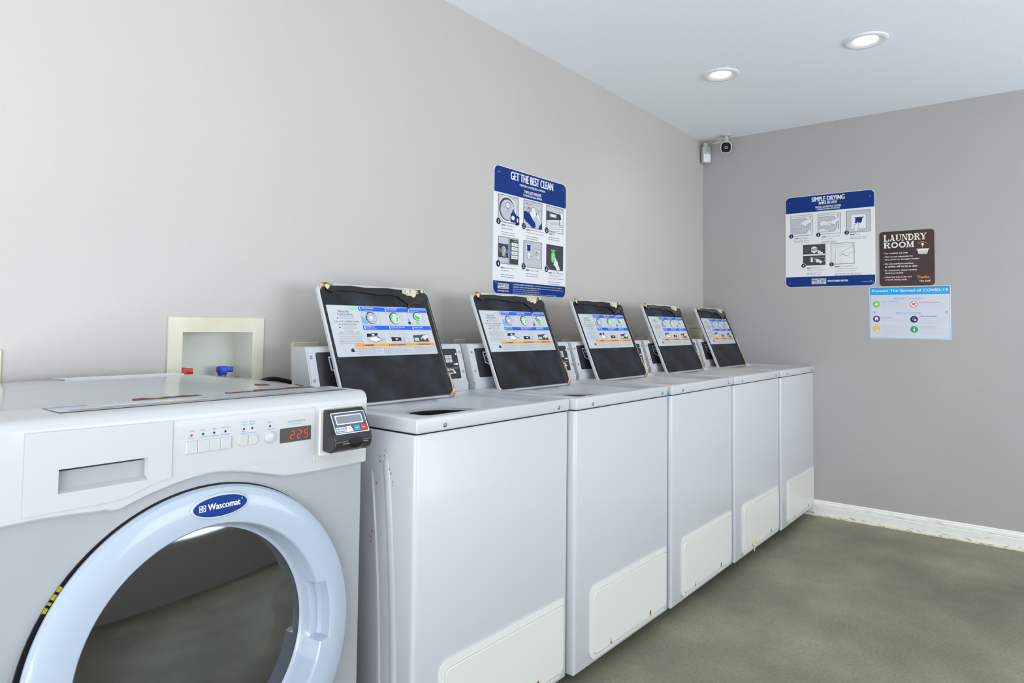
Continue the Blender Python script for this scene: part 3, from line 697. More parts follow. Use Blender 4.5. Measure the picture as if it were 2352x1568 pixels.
def scrape(pts, lab=None):
    bm = bmesh.new(); prism(bm, pts, lambda u, v, d: (u, v, toph(u/fW, (v-.146)/(fD-.146))+d), -.0005, .0016); return obj('glue_scrape', bm, M_scrape, fl_, label=lab)
def ragged(u0, u1, v0, v1, sd):
    r = random.Random(sd); k = 10; a = [(u0+(u1-u0)*i/k, v0+(v1-v0)*r.uniform(0, .45)*(0 if i in (0, k) else 1)) for i in range(k+1)]
    b = [(u0+(u1-u0)*i/k, v1-(v1-v0)*r.uniform(0, .55)) for i in range(k, -1, -1)]; return a+b
for q in ((.298, .43, .155, .185, 1), (.495, .56, .155, .180, 3), (.565, .70, .160, .192, 4), (.71, .728, .165, .180, 5), (.62, .650, .25, .28, 6), (.735, .748, .25, .27, 8)):
    scrape(ragged(*q))
# seams, drawer and pocket
def outline(pts, w_, d=.0006, m=M_lgrey, name='seam', par=fl_):
    s = Sheet((0, 0, 0), (1, 0, 0), (0, 0, 1), base=d); s.line(pts, w_, m, 0, True); return s.build(name, par)
dr = [(-0.561, .969), (-0.331, .966), (-0.331, .863), (-0.368, .8555), (-0.390, .847), (-0.405, .842), (-0.425, .839), (-0.449, .838), (-0.561, .838)]
px0, px1, pz0, pz1 = X(-.513), X(-.373), .866, .9055
bm = bmesh.new(); D_ = LP(dr)
# drawer front: plate with an opening, and a scooped pocket behind it
def plate_hole(bm, outer, u0, u1, v0, v1, y, th):
    cx_, cz_ = (u0+u1)/2, (v0+v1)/2
    N = 64; O_ = []; I_ = []
    def hit(poly, a):
        dx, dz = math.cos(a), math.sin(a); best = None
        for (ax, az), (bx, bz) in zip(poly, poly[1:]+poly[:1]):
            ex, ez = bx-ax, bz-az; den = dx*ez-dz*ex
            if abs(den) < 1e-12: continue
            t_ = ((ax-cx_)*ez-(az-cz_)*ex)/den; q = ((ax-cx_)*dz-(az-cz_)*dx)/den
            if t_ > 0 and -1e-9 <= q <= 1+1e-9 and (best is None or t_ < best): best = t_
        return (cx_+dx*best, cz_+dz*best)
    inner = [(u0, v0), (u1, v0), (u1, v1), (u0, v1)]
    an = sorted(set([math.atan2(p[1]-cz_, p[0]-cx_) % (2*pi) for p in list(outer)+inner]+[2*pi*k/N for k in range(N)]))
    for a in an: O_.append(hit(list(outer), a)); I_.append(hit(inner, a))
    n = len(an); A = [bm.verts.new((u, y+.004, v)) for u, v in O_]; B = [bm.verts.new((u, y-th, v)) for u, v in O_]; D = [bm.verts.new((u, y-th, v)) for u, v in I_]
    for P, Q in ((A, B), (B, D)):
        for i in range(n): bm.faces.new((P[i], P[(i+1) % n], Q[(i+1) % n], Q[i]))
    return
plate_hole(bm, D_, px0, px1, pz0, pz1, 0, .0022)
# scoop
sc = [(-.0022, pz1), (.036, pz1-.001), (.039, pz1-.008), (.031, pz1-.020), (.014, pz0+.006), (-.0022, pz0)]
A = [bm.verts.new((px0, y, z)) for y, z in sc]; B = [bm.verts.new((px1, y, z)) for y, z in sc]
for i in range(len(sc)-1): bm.faces.new((A[i], A[i+1], B[i+1], B[i]))
bm.faces.new(A); bm.faces.new(B[::-1])
drw = obj('detergent_drawer', bm, M_plast, fl_)
outline([(u+du, v+dv) for (u, v), (du, dv) in zip(D_, [(-.001, .001), (.001, .001)]+[(0, -.001)]*6+[(-.001, -.001)])], .0010, .0002, M_lgrey, 'drawer_seam')
# control panel plate
pp = LP([(-0.329, .9655), (-0.020, .9635), (-0.020, .859), (-0.092, .857), (-0.16, .8600), (-0.329, .863)])
s = Sheet((0, 0, 0), (1, 0, 0), (0, 0, 1), base=.0004)
s.line(pp[:3], .0007, M_lgrey); s.line([pp[2], (X(-.17), .8605), pp[5]], .0008, M_lgrey)
s.poly(LP([(-.021, .860), (-.026, .860), (-.023, .842), (-.019, .846)]), M_bare, 1)
for (x, z) in ((-.273, .935), (-.251, .935), (-.228, .935), (-.189, .935), (-.171, .935), (-.131, .9345)): s.ell(X(x), z, .0022, .0022, M_ink, 1)
s.ell(X(-.295), .935, .0024, .0024, M_red, 1)
for nm, lo, x in (('Cold', 'Frio', -.295), ('Warm', 'Templada', -.273), ('Hot', 'Caliente', -.251), ('Delicate', 'Delicado', -.228)):
    s.text(nm, X(x)-.0012*len(nm), X(x)+.0012*len(nm), .9415, .9445, M_pblue); s.text(lo, X(x)-.0012*len(lo), X(x)+.0012*len(lo), .9280, .9310, M_pblue)
for a, b, c_, d_, x in (('Heavy', 'Soil', 'Mas', 'Sucio', -.189), ('Extra', 'Rinse', '', 'Enjuague', -.171)):
    for tx, z in ((a, .947), (b, .942), (c_, .9285), (d_, .9245)):
        if tx: s.text(tx, X(x)-.0012*len(tx), X(x)+.0012*len(tx), z, z+.003, M_pblue)
s.text('Start', X(-.137), X(-.125), .9415, .9445, M_pblue); s.text('Comienzo', X(-.141), X(-.121), .927, .930, M_pblue)
s.text('Price/Time Remaining', X(-.089), X(-.046), .9375, .9412, M_mgrey, 1, .01); s.line([(X(-.090), .9365), (X(-.045), .9365)], .0004, M_pblue, 1); s.text('Precio/Tiempo', X(-.082), X(-.054), .9315, .9348, M_pblue)
s.build('panel_print', fl_)
for k in range(4):
    bm = bmesh.new(); u0 = X(-.306)+.0226*k; prism(bm, rrect(u0+.0003, u0+.0223, .901, .924, .001), G, -.001, .0028, chamfer=.0008); obj('button', bm, M_plast, fl_)
for a, b, r in ((X(-.202), X(-.1805), (.0095, .001, .001, .0095)), (X(-.1795), X(-.158), (.001, .0095, .0095, .001))):
    bm = bmesh.new(); prism(bm, rrect(a, b, .902, .9215, r), G, -.001, .0028, chamfer=.0008); obj('button', bm, M_plast, fl_)
bm = bmesh.new(); lathe(bm, [(.0120, 0), (.0118, .003), (.0105, .0055), (.006, .0072), (0, .0078)], lambda u, v, d: (X(-.1305)+u, -d, .9115+v), 32); obj('start_button', bm, M_plast, fl_, True)
bm = bmesh.new(); prism(bm, rrect(X(-.107), X(-.0315), .8955, .926, .001), G, -.001, .001); disp = obj('display', bm, mat('display_window', (72, 66, 64), 0.3), fl_)
s = Sheet((0, 0, 0), (1, 0, 0), (0, 0, 1), base=.0013)
SEG = {'2': 'abged', '5': 'afgcd'}
def seven(ch, u, v, w_, h_, sk):
    hh = h_/2; P = {'a': ((0, h_), (w_, h_)), 'b': ((w_, hh), (w_, h_)), 'c': ((w_, 0), (w_, hh)), 'd': ((0, 0), (w_, 0)), 'e': ((0, 0), (0, hh)), 'f': ((0, hh), (0, h_)), 'g': ((0, hh), (w_, hh))}
    for q in SEG[ch]:
        (a, b), (c, d) = P[q]; m_ = .12; a, b, c, d = a+(c-a)*m_, b+(d-b)*m_, c-(c-a)*m_, d-(d-b)*m_
        s.line([(u+a+b*sk, v+b), (u+c+d*sk, v+d)], .0018, M_led, 0)
for ch, u in zip('225', (-.083, -.066, -.049)): seven(ch, X(u), .902, .0085, .0165, .12)
s.build('digits', disp, 'red glowing digits 225')
# card reader
bm = bmesh.new(); prism(bm, rrect(X(-.010), X(.108), .8555, .962, .003), G, -.001, .005, chamfer=.001); cr_ = obj('card_reader', bm, M_cream, fl_, label='dark grey card reader on a cream backing plate')
M_reader = mat('reader_black', (38, 38, 42), 0.3, coat=0.2)
prof = [(0, .866), (.030, .863), (.046, .872), (.050, .890), (.044, .903), (.018, .951), (.014, .957), (0, .957)]
bm = bmesh.new(); ra, rbx = X(-.004), X(.098)
A = [bm.verts.new((ra, -y-.004, z)) for y, z in prof]; B = [bm.verts.new((rbx, -y-.004, z)) for y, z in prof]
for i in range(len(prof)): bm.faces.new((A[i], A[(i+1) % len(prof)], B[(i+1) % len(prof)], B[i]))
bm.faces.new(A[::-1]); bm.faces.new(B)
bmesh.ops.bevel(bm, geom=[e for e in bm.edges if abs(e.verts[0].co.x-e.verts[1].co.x) < 1e-6 or max(e.verts[0].co.y, e.verts[1].co.y) < -.03], offset=.003, segments=3, affect='EDGES')
obj('reader_housing', bm, M_reader, cr_, True)
pv = Vector((0, .026, .048)); pv.normalize(); po = Vector((ra, -.044-.004, .903))
s = Sheet(po, (1, 0, 0), pv, base=.0006); 
PW = rbx-ra
s.rr(.005, PW-.004, .002, .053, .003, M_white, 0); s.rr(.007, PW-.006, .004, .051, .002, mat('reader_slate', (80, 88, 108), .35), 1)
s.rr(.014, PW-.014, .024, .046, .002, M_white, 2); s.rr(.0165, PW-.0165, .0265, .0435, .001, M_mgrey, 3)
s.poly([(.009, .0055), (.036, .0055), (.036, .0185), (.009, .0185)], M_lgrey, 2); s.micro(.011, .034, .0085, .002, M_navy, 3); s.micro(.011, .034, .014, .002, M_navy, 3, 4)
s.poly([(.036, .0055), (.055, .0055), (.050, .019), (.038, .019)], M_white, 2); s.ell(.045, .013, .003, .002, M_yell, 3)
s.rr(.058, .074, .007, .019, .003, M_cyan, 2); s.rr(.077, .093, .007, .019, .003, M_red, 2); s.rect(.063, .069, .012, .014, M_white, 3); s.rect(.081, .088, .0115, .0145, M_orange, 3)
s.build('reader_keypad', cr_, 'grey keypad with display, blue key and red key')
bm = bmesh.new(); cxr = (ra+rbx)/2+.004
lathe(bm, [(.020, -.001), (.020, .0012), (0, .0012)], lambda u, v, d: (cxr+u, -.0535-d, .884+v*.62), 32)
obj('thumb_notch', bm, M_dark, cr_)
bm = bmesh.new(); lathe(bm, [(.0175, .001), (.0165, .005), (.012, .0085), (.005, .0100), (0, .0102)], lambda u, v, d: (cxr+u, -.0535-d, .882+v*.60), 24, a0=pi, a1=2*pi)
obj('card_slot_lip', bm, M_blackg, cr_, True)
for u0, u1 in ((-.036, -.019), (.019, .034)):
    bm = bmesh.new(); box(bm, cxr+u0, cxr+u1, -.0565, -.050, .8835, .8862, .001, 2); obj('card_slot', bm, mat('slot_grey', (110, 112, 118), .3), cr_)
# the door
def DF(u, v, d): return (DC[0]+u, y_f-.004-d-.006+.070*v, DC[1]+v)
bm = bmesh.new(); NA = 192
def ringprof(a):
    """(r,d) pairs at angle a; pocket for fingers on the right hand side"""
    hp = abs((a+pi) % (2*pi)-pi)    # distance from the 3 o'clock direction
    base = [(.290, .006), (.303, .007), (.3105, .012), (.312, .020), (.308, .028), (.298, .0325), (.275, .035), (.252, .0348), (.2425, .0338), (.2395, .0305)]
    if -0.22 < ((a+pi) % (2*pi)-pi) < 0.27: inner = [(.2600, .0335), (.2595, .006), (.252, .000), (.240, .001), (.232, -.001), (.228, -.018), (.2255, -.023), (.222, -.025)]; base = base[:7]+[(.264, .0355)]+[(.2615, .0348)]*2
    else: inner = [(.2385, .026), (.237, .018), (.2345, .010), (.2325, .0), (.230, -.010), (.228, -.020), (.2255, -.023), (.222, -.025)]
    return base+inner
rows = [[bm.verts.new(DF(r*math.cos(2*pi*k/NA), r*math.sin(2*pi*k/NA), d)) for r, d in ringprof(2*pi*k/NA)] for k in range(NA)]
for k in range(NA):
    A, B = rows[k], rows[(k+1) % NA]
    for i in range(len(A)-1): bm.faces.new((A[i], B[i], B[i+1], A[i+1]))
door = obj('door_ring', bm, M_plast2, fl_, True)
bm = bmesh.new(); lathe(bm, [(.221, -.026), (.223, -.034), (.226, -.045), (.288, -.03), (.290, -.02), (.300, -.012), (.3025, .004), (.2995, .0085), (.29, .0095)], DF, 96); gk = obj('door_gasket', bm, M_rub, door, True)
bm = bmesh.new(); prof = []
for k in range(13):
    t_ = k/12; r = .2235*(1-t_); prof.append((r, -.025+.010*(1-(r/.2235)**2)))
for k in range(12, -1, -1):
    t_ = k/12; r = .2235*(1-t_); prof.append((max(r, 0), -.029+.010*(1-(r/.2235)**2)))
lathe(bm, prof, DF, 96); obj('door_glass', bm, M_glass, door, True, 'smoked domed glass')
# latch seen through the glass
bm = bmesh.new()
for a0_, a1_, r0, r1, m_ in ((-.28, .33, .196, .210, 0), ):
    K = 14; q = [(r0*math.cos(a0_+(a1_-a0_)*k/K), r0*math.sin(a0_+(a1_-a0_)*k/K)) for k in range(K+1)]+[(r1*math.cos(a0_+(a1_-a0_)*k/K), r1*math.sin(a0_+(a1_-a0_)*k/K)) for k in range(K, -1, -1)]
    prism(bm, q, DF, -.040, -.034)
obj('latch_strip', bm, M_mgrey, door)
# drum behind the glass
bm = bmesh.new(); lathe(bm, [(.226, -.046), (.205, -.075), (.215, -.08), (.232, -.075), (.234, -.42), (.20, -.43), (0, -.43)], DF, 96)
for k in range(3):
    a = pi/2+k*2*pi/3+.4; c_, s_ = math.cos(a), math.sin(a)
    q = [(.233, -.045), (.233, .045), (.19, .012), (.19, -.012)]
    va = [bm.verts.new(DF(c_*r-s_*o_, s_*r+c_*o_, -.10)) for r, o_ in q]; vb = [bm.verts.new(DF(c_*r-s_*o_, s_*r+c_*o_, -.40)) for r, o_ in q]
    for i in range(4): bm.faces.new((va[i], va[(i+1) % 4], vb[(i+1) % 4], vb[i]))
    bm.faces.new(va)
obj('drum', bm, M_drum, fl_, True)
# badge
bm = bmesh.new(); bx, bz, ba, bb_ = X(-.242)-DC[0], .7965-DC[1], .0575, .0225
prism(bm, [(bx+ba*math.cos(k*pi/24), bz+bb_*math.sin(k*pi/24)) for k in range(48)], DF, .032, .0385, chamfer=.0015); bd_ = obj('brand_badge', bm, M_lgrey, door, label='blue oval badge reading Wascomat')
s = Sheet(DF(0, 0, .0386), (1, 0, 0), (0, .070, 1), base=.0002)
s.ell(bx, bz, ba-.0035, bb_-.0035, M_blue, 0, 48)
s.text('Wascomat', bx-.026, bx+.040, bz-.005, bz+.007, M_white, 1, .028); s.ring(bx+.0435, bz+.0062, .0013, .0013, .4, M_white, 1)
s.rect(bx-.0425, bx-.0295, bz-.0055, bz+.0065, M_white, 1)
for i in range(2):
    for j in range(2): 
        s.line([(bx-.0415+.0062*i, bz-.0045+.0062*j), (bx-.0372+.0062*i, bz+.0+.0056*j)], .0014, M_blue, 2); s.line([(bx-.0415+.0062*i, bz+.0+.0056*j), (bx-.0372+.0062*i, bz-.0045+.0062*j)], .0014, M_blue, 2)
s.build('badge_lettering', door)
# yellow and black caution tape piece in the gap on the left of the ring
bm = bmesh.new(); K = 10; a0_, a1_ = pi-.66, pi-.52
for k in range(K):
    a, b = a0_+(a1_-a0_)*k/K, a0_+(a1_-a0_)*(k+1)/K
    pts = [(.3005*math.cos(a), .3005*math.sin(a)), (.3005*math.cos(b), .3005*math.sin(b)), (.3065*math.cos(b), .3065*math.sin(b)), (.3065*math.cos(a), .3065*math.sin(a))]
    i0 = len(bm.faces); prism(bm, [(a_*1.025, b_*1.025) for a_, b_ in pts], lambda u, v, d: (DC[0]+u, y_f-d, DC[1]+v), .0013, .002, mi=(1 if k in (2, 5, 7) else 0))
obj('caution_label', bm, [M_label_y, M_ink], fl_)
bm = bmesh.new(); lathe(bm, [(.296, -.002), (.296, .0012), (.3135, .0012), (.3145, .0), (.3145, -.002)], lambda u, v, d: (DC[0]+u, y_f-d, DC[1]+v), 96); obj('door_seal', bm, M_rub, fl_)

# ---------------------------------------------------------------- valve box in the wall and its taps
vb = thing('washer_outlet_box', 'open cream recessed valve box in the wall above the front loader', 'utility box', (-.075, 0, .90))
F0 = FRONT(0)
bm = bmesh.new(); NL = [(NX0+.075, NZ0-.90), (NX1+.075, NZ0-.90), (NX1+.075, NZ1-.90), (NX0+.075, NZ1-.90)]
frame(bm, [(0, 0), (.284, 0), (.284, .262), (0, .262)], NL, F0, 0.0, .006); obj('flange', bm, M_boxcr, vb)
bm = bmesh.new()
fnb = lambda u, v, d: (u, d, v)
A = [bm.verts.new((u, -.002, v)) for u, v in NL]; B = [bm.verts.new((u+(.004 if i in (0, 3) else -.004), .0885, v+(.004 if i < 2 else -.004))) for i, (u, v) in enumerate(NL)]
for i in range(4): bm.faces.new((A[i], A[(i+1) % 4], B[(i+1) % 4], B[i]))
bm.faces.new(B); obj('niche_liner', bm, M_boxin, vb)
bm = bmesh.new(); box(bm, NX0+.075+.15, NX1+.075-.0045, .004, .088, .0, NZ1-.9-.006); box(bm, 0, 0, 0, 0, 0, 0); 
bm.free()
def valve(name, x, m, lab, ang):
    v = thing(name, lab, 'valve', (x, .045, .961))
    bm = bmesh.new(); lathe(bm, [(.009, -.050), (.009, .02), (.012, .022), (.012, .032), (.007, .036), (.0, .036)], lambda a, b, d: (a, b, d), 20); obj('valve_body', bm, M_brass, v, True)
    bm = bmesh.new(); R_ = Matrix.Rotation(ang, 4, 'Z')
    box(bm, -.012, .012, -.010, .010, .034, .058, .002, 2, mtx=R_); box(bm, -.016, .030, -.006, .006, .040, .056, .002, 2, mtx=R_)
    obj('valve_handle', bm, m, v, True)
    return v
valve('hot_water_valve', -.012, M_vred, 'red lever tap handle inside the open wall box', -.2)
valve('cold_water_valve', .108, M_vblue, 'blue lever tap handle inside the open wall box', -.2)
bm = bmesh.new(); tube(bm, bez((.125, .05, .905), (.125, .03, 1.005), (.135, -.01, 1.005), (.175, -.02, .90)), .010, 12)
o = obj('supply_hose', bm, M_brass, None, True); o['label'] = 'brown braided hose end beside the blue tap'; o['category'] = 'hose'
bm = bmesh.new(); tube(bm, bez((.17, -.014, .93), (.19, -.016, .995), (.24, -.016, .985), (.33, -.016, .955))+bez((.33, -.016, .955), (.36, -.016, .94), (.36, -.016, .9), (.36, -.016, .8))[1:], .0065, 12)
o = obj('power_cord', bm, M_rub, None, True); o['label'] = 'black cord running along the wall behind the front loader'; o['category'] = 'cable'
# closed boxes partly hidden behind the consoles
def wall_plate(name, x0, x1, z0, z1, lab, inset=True, th=.006, m=None):
    p = thing(name, lab, 'utility box', (x0, 0, z0)); w_, h_ = x1-x0, z1-z0
    bm = bmesh.new(); prism(bm, rrect(0, w_, 0, h_, .004), F0, 0, th, chamfer=.002); obj('cover_plate', bm, m or M_boxcr, p)
    if inset:
        bm = bmesh.new(); e = .012; frame(bm, rrect(e, w_-e, e, h_-e, .003), rrect(e+.006, w_-e-.006, e+.006, h_-e-.006, .003), F0, th-.001, th+.003); obj('raised_rim', bm, m or M_boxcr, p)
    return p
wall_plate('outlet_box_cover', -.70, -.443, .85, 1.081, 'cream wall box edge just showing at the left border of the photo')
wall_plate('outlet_box_cover', .309, .41, .90, 1.088, 'cream wall plate showing above the console nearest the front loader')
wall_plate('outlet_box_cover', 1.051, 1.119, .94, 1.090, 'small cream plate above the gap between first and second washers', False)
wall_plate('outlet_box_cover', 1.824, 1.902, .94, 1.084, 'small cream plate above the gap between second and middle washers', False)
wall_plate('outlet_box_cover', 2.597, 2.673, .94, 1.084, 'small cream plate above the gap between middle and fourth washers', False)
p = wall_plate('outlet_box_cover', 3.27, 3.50, .94, 1.163, 'larger pale green wall box between the two farthest raised lids', True, .012)

# ---------------------------------------------------------------- signs
def board(t, w_, h_, r, m, fn, th=.0025, name='board'):
    bm = bmesh.new(); prism(bm, rrect(0, w_, 0, h_, r, 8), fn, .0005, th); return obj(name, bm, m, t)
XL = Vector((1, 0, 0)); ZU = Vector((0, 0, 1))
def badge(s, k, u, v, r=.030):
    s.circ(u, v, r, M_white, 2); s.circ(u, v, r*.86, M_navy, 3); s.text(str(k), u-r*(.13 if k == 1 else .28), u+r*(.13 if k == 1 else .28), v-r*.48*s.su/s.sv, v+r*.48*s.su/s.sv, M_white, 4, .03)
def maytag(s, u0, u1, v0, v1):
    s.rect(u0, u1, v0, v1, M_white, 2); e = (u1-u0)*.03; s.box(u0+e, u1-e, v0+e*1.2, v1-e*1.2, .0012, M_blue, 3)
    s.text('MAYTAG', u0+e*2, u1-e*2, v0+(v1-v0)*.38, v1-(v1-v0)*.14, M_navy, 3, .03); s.rect(u0+e*4, u1-e*4, v0+(v1-v0)*.14, v0+(v1-v0)*.28, M_mgrey, 3)
# --- GET THE BEST CLEAN
t = thing('instruction_sign', 'blue and white sign reading GET THE BEST CLEAN on the pale wall', 'sign', (1.286, -.0, 1.285))
SW, SH = .560, .565
board(t, SW, SH, .03, M_white, F0)
def band(t, w_, v0, v1, top, r, fn, m, name):
    bm = bmesh.new(); e = .003
    prism(bm, rrect(e, w_-e, v0, v1, ((r, r, 0, 0) if not top else (0, 0, r, r)), 8), fn, .001, .0029); return obj(name, bm, m, t)
band(t, SW, SH*.790, SH-.003, True, .028, F0, M_blue, 'header_band'); band(t, SW, .003, SH*.102, False, .028, F0, M_blue, 'footer_band')
def new(su=SW, sv=SH, y=-.0029): return Sheet((0, y, 0), XL, ZU, su, sv, .0003, .00015)
s = new()
s.text('GET THE BEST CLEAN', .204, .795, .913, .978, M_white, 1, .03); s.text('OBTEN LA MEJOR LAVADA', .321, .679, .874, .896, M_white, 1, .03)
s.text('TOP-LOAD WASHER', .382, .622, .831, .856, M_white, 1, .02); s.text('LAVADORA DE CARGA SUPERIOR', .373, .632, .806, .823, M_white, 1, .02)
s.build('header_lettering', t); s = new()
maytag(s, .059, .195, .043, .085); s.text("WHAT'S INSIDE MATTERS", .059, .195, .020, .031, M_white, 1, .03)
s.text('ATTENTION FABRIC SOFTENER USERS:', .25, .52, .078, .088, M_white, 1, .02); s.micro(.53, .937, .083, .008, M_lgrey)
s.text('ATENCION A AQUELLOS QUE USAN SUAVIZANTE DE TELAS:', .25, .63, .058, .068, M_white, 1, .02); s.micro(.64, .937, .063, .008, M_lgrey); s.micro(.25, .60, .046, .008, M_lgrey); s.micro(.25, .62, .030, .008, M_lgrey); s.micro(.25, .86, .014, .008, M_lgrey)
s.build('footer_lettering', t); s = new()
for (k, u, v, hd, rows) in ((1, .095, .545, 'ADD', ('detergent to', 'bottom of basket.')), (2, .415, .545, 'LOAD', ('clothes loosely to top', 'of agitator. Do not overload.')), (3, .735, .548, 'CLOSE', ('lid.',)), (4, .095, .213, 'SELECT', ('cycle, temperature', 'and options.')), (5, .42, .216, 'INSERT', ('card or coins.',)), (6, .738, .216, 'PRESS', ('"Start." Selections', 'cannot be changed once', '"Start" button is pressed.'))):
    s.text(hd, u, u+.05, v-.012, v, M_dgrey, 1, .03); 
    for i, rw in enumerate(rows): s.text(rw, u+(.06 if i == 0 else 0), u+(.06 if i == 0 else 0)+.0085*len(rw), v-.012-.024*i, v+.002-.024*i, M_mgrey, 1, -.005)
    for i in range(2): s.micro(u, u+.17, v-.024*len(rows)-.012-.018*i, .008, M_mgrey, seed=k)
    s.build('caption', t); s = new()
pics = [(.054, .310, .562, .775), (.379, .633, .560, .777), (.698, .949, .560, .777), (.061, .311, .239, .447), (.384, .636, .235, .448), (.704, .954, .237, .448)]
for k, (a, b, c, d) in enumerate(pics):
    s = new(); U = lambda x: a+(b-a)*x; V = lambda y: c+(d-c)*y; W_ = .0016
    if k == 0:
        s.rect(a, b, c, d, M_lgrey); s.ell(U(.45), V(.5), (b-a)*.44, (d-c)*.49, M_white, 1); s.ell(U(.42), V(.5), (b-a)*.38, (d-c)*.43, M_dgrey, 2); s.ell(U(.45), V(.48), (b-a)*.34, (d-c)*.38, M_lgrey, 3)
        s.ell(U(.47), V(.65), (b-a)*.12, (d-c)*.12, M_white, 4); s.ring(U(.47), V(.65), (b-a)*.12, (d-c)*.12, .15, M_dgrey, 5)
        for q in range(5): s.line([(U(.45), V(.5)), (U(.45+.32*math.cos(q*1.3)), V(.45+.35*math.sin(q*1.3)))], W_*.7, M_mgrey, 4)
        for q in (.78, .86, .94): s.line([(U(q), V(0)), (U(q-.05), V(.5)), (U(q-.3), V(.98))], W_, M_mgrey, 2)
        s.poly([(U(.60), V(.06)), (U(.86), V(.06)), (U(.88), V(.36)), (U(.78), V(.46)), (U(.70), V(.46)), (U(.60), V(.34))], M_blue, 6); s.rect(U(.70), U(.76), V(.46), V(.54), M_navy, 6); s.ell(U(.72), V(.22), .022, .018, M_white, 7)
        s.poly([(U(.86), V(-.04)), (U(1.04), V(0)), (U(1.04), V(.3)), (U(.88), V(.34))], M_navy, 7); s.ell(U(.95), V(.16), .010, .018, M_white, 8)
    if k == 1:
        s.rect(a, b, c, d, M_lgrey); s.line([(a, V(.72)), (b, V(.70))], W_, M_red, 1); s.line([(U(.22), V(.74)), (U(.22), V(.84))], W_, M_red, 1); s.micro(U(.08), U(.40), V(.88), .010, M_red, 1)
        s.poly([(U(.42), V(.62)), (U(.45), V(.78)), (U(.62), V(.78)), (U(.66), V(.62)), (U(.85), V(.55)), (U(.98), V(.2)), (U(.6), V(.3)), (U(.3), V(.5))], M_white, 2)
        s.line([(U(.42), V(.62)), (U(.45), V(.78)), (U(.62), V(.78)), (U(.66), V(.62)), (U(.85), V(.55)), (U(.98), V(.2))], W_, M_dgrey, 3)
        s.poly([(U(0), V(.56)), (U(.12), V(.60)), (U(.34), V(.52)), (U(.45), V(.36)), (U(.62), V(.22)), (U(.66), V(.05)), (U(.5), V(.0)), (U(.30), V(.12)), (U(.10), V(.22)), (U(0), V(.34))], M_blue, 4)
        s.poly([(U(.8), V(0)), (U(1), V(.02)), (U(1), V(.26)), (U(.86), V(.12))], M_blue, 4); s.poly([(U(.66), V(.52)), (U(.72), V(.66)), (U(.70), V(.50))], M_navy, 4); s.ring(U(.28), V(.66), .020, .022, .3, M_dgrey, 3); s.poly([(U(.45), V(.36)), (U(.7), V(.5)), (U(.98), V(.2)), (U(.68), V(.1))], M_lgrey, 3)
    if k == 2:
        s.rect(a, b, c, d, M_white); s.rect(a, b, V(.80), d, M_lgrey, 1); s.poly([(a, V(.42)), (U(.9), V(.55)), (U(.85), V(.76)), (a, V(.80))], M_dgrey, 2); s.poly([(U(.18), V(.56)), (U(.62), V(.58)), (U(.62), V(.72)), (U(.16), V(.73))], M_mgrey, 3); s.rect(U(.24), U(.55), V(.60), V(.70), M_white, 4)
        for q in range(4): s.line([(U(0), V(.38-.09*q)), (U(.35), V(.28-.09*q)), (U(1), V(.34-.07*q))], W_, M_dgrey, 3)
        s.poly([(U(.08), V(.36)), (U(.5), V(.44)), (U(.9), V(.42)), (U(.75), V(.30)), (U(.3), V(.26))], M_lgrey, 4); s.line([(U(.74), V(.76)), (U(.82), V(.28))], .004, M_ink, 6); s.line([(U(.78), V(.98)), (U(.78), V(.78))], W_, M_mgrey, 3)
    if k == 3:
        s.rect(a, b, c, d, M_lgrey); s.rect(a, U(.5), V(.22), V(.74), M_dgrey, 1); s.line([(U(.5), c), (U(.5), d)], W_, M_ink, 2); s.rect(U(.56), b, V(.02), V(.96), M_dgrey, 1)
        s.ring(U(.27), V(.48), .026, .034, .2, M_white, 2); s.ell(U(.27), V(.48), .016, .022, M_lgrey, 3); s.line([(U(.27), V(.42)), (U(.27), V(.60))], W_*1.4, M_ink, 4)
        for q in (-1, 1):
            for e in (-.06, 0, .06): s.line([(U(.27+.14*q), V(.48+e*.6)), (U(.27+.22*q), V(.48+e))], W_*.8, M_white, 2)
        s.text('COLORS', U(.18), U(.38), V(.27), V(.31), M_white, 2, .02); s.text('NORMAL', U(.78), U(.96), V(.885), V(.92), M_white, 2)
        for q, cc in enumerate((M_navy, M_navy, M_purple, M_green)):
            v0 = V(.70-.16*q); s.rect(U(.66), U(.98), v0, v0+(d-c)*.13, M_white, 2); s.rect(U(.63), U(.66), v0, v0+(d-c)*.13, cc, 3); s.micro(U(.72), U(.92), v0+(d-c)*.065, .010, M_mgrey, 3)
        s.rect(U(.60), U(.62), V(.35), V(.8), M_pblue, 3)
    if k == 4:
        s.rect(a, b, c, d, M_lgrey); s.rect(U(.08), U(.48), V(.42), V(.92), M_paper, 1); s.box(U(.08), U(.48), V(.42), V(.92), W_, M_mgrey, 2); s.rect(U(.56), U(.92), V(.34), V(.74), M_paper, 1); s.box(U(.56), U(.92), V(.34), V(.74), W_, M_mgrey, 2)
        s.rect(U(.16), U(.40), V(.82), V(.85), M_ink, 3); s.rect(U(.19), U(.37), V(.62), V(.82), M_blue, 3)
        s.hand(U(.30), V(.66), .050, -1.65); s.ring(U(.70), V(.55), .014, .014, .3, M_ink, 6); s.hand(U(.66), V(.60), .050, -.85, flip=-1)
    if k == 5:
        s.rect(a, b, c, d, M_dgrey); s.text('START', U(.26), U(.54), V(.755), V(.82), M_white, 2, .02); s.ell(U(.40), V(.52), .034, .052, M_green, 2); s.ell(U(.40), V(.52), .020, .034, M_pgreen, 3); s.hand(U(.42), V(.54), .095, -1.0, flip=1, l=4)
    s.box(a, b, c, d, .0016, M_ink, 9); s.build('picture', t)
s = new()
for k, (u, v) in enumerate(((.059, .563), (.384, .563), (.704, .565), (.062, .235), (.386, .237), (.705, .237))):
    s = new(); badge(s, k+1, u, v); s.build('number_badge', t)
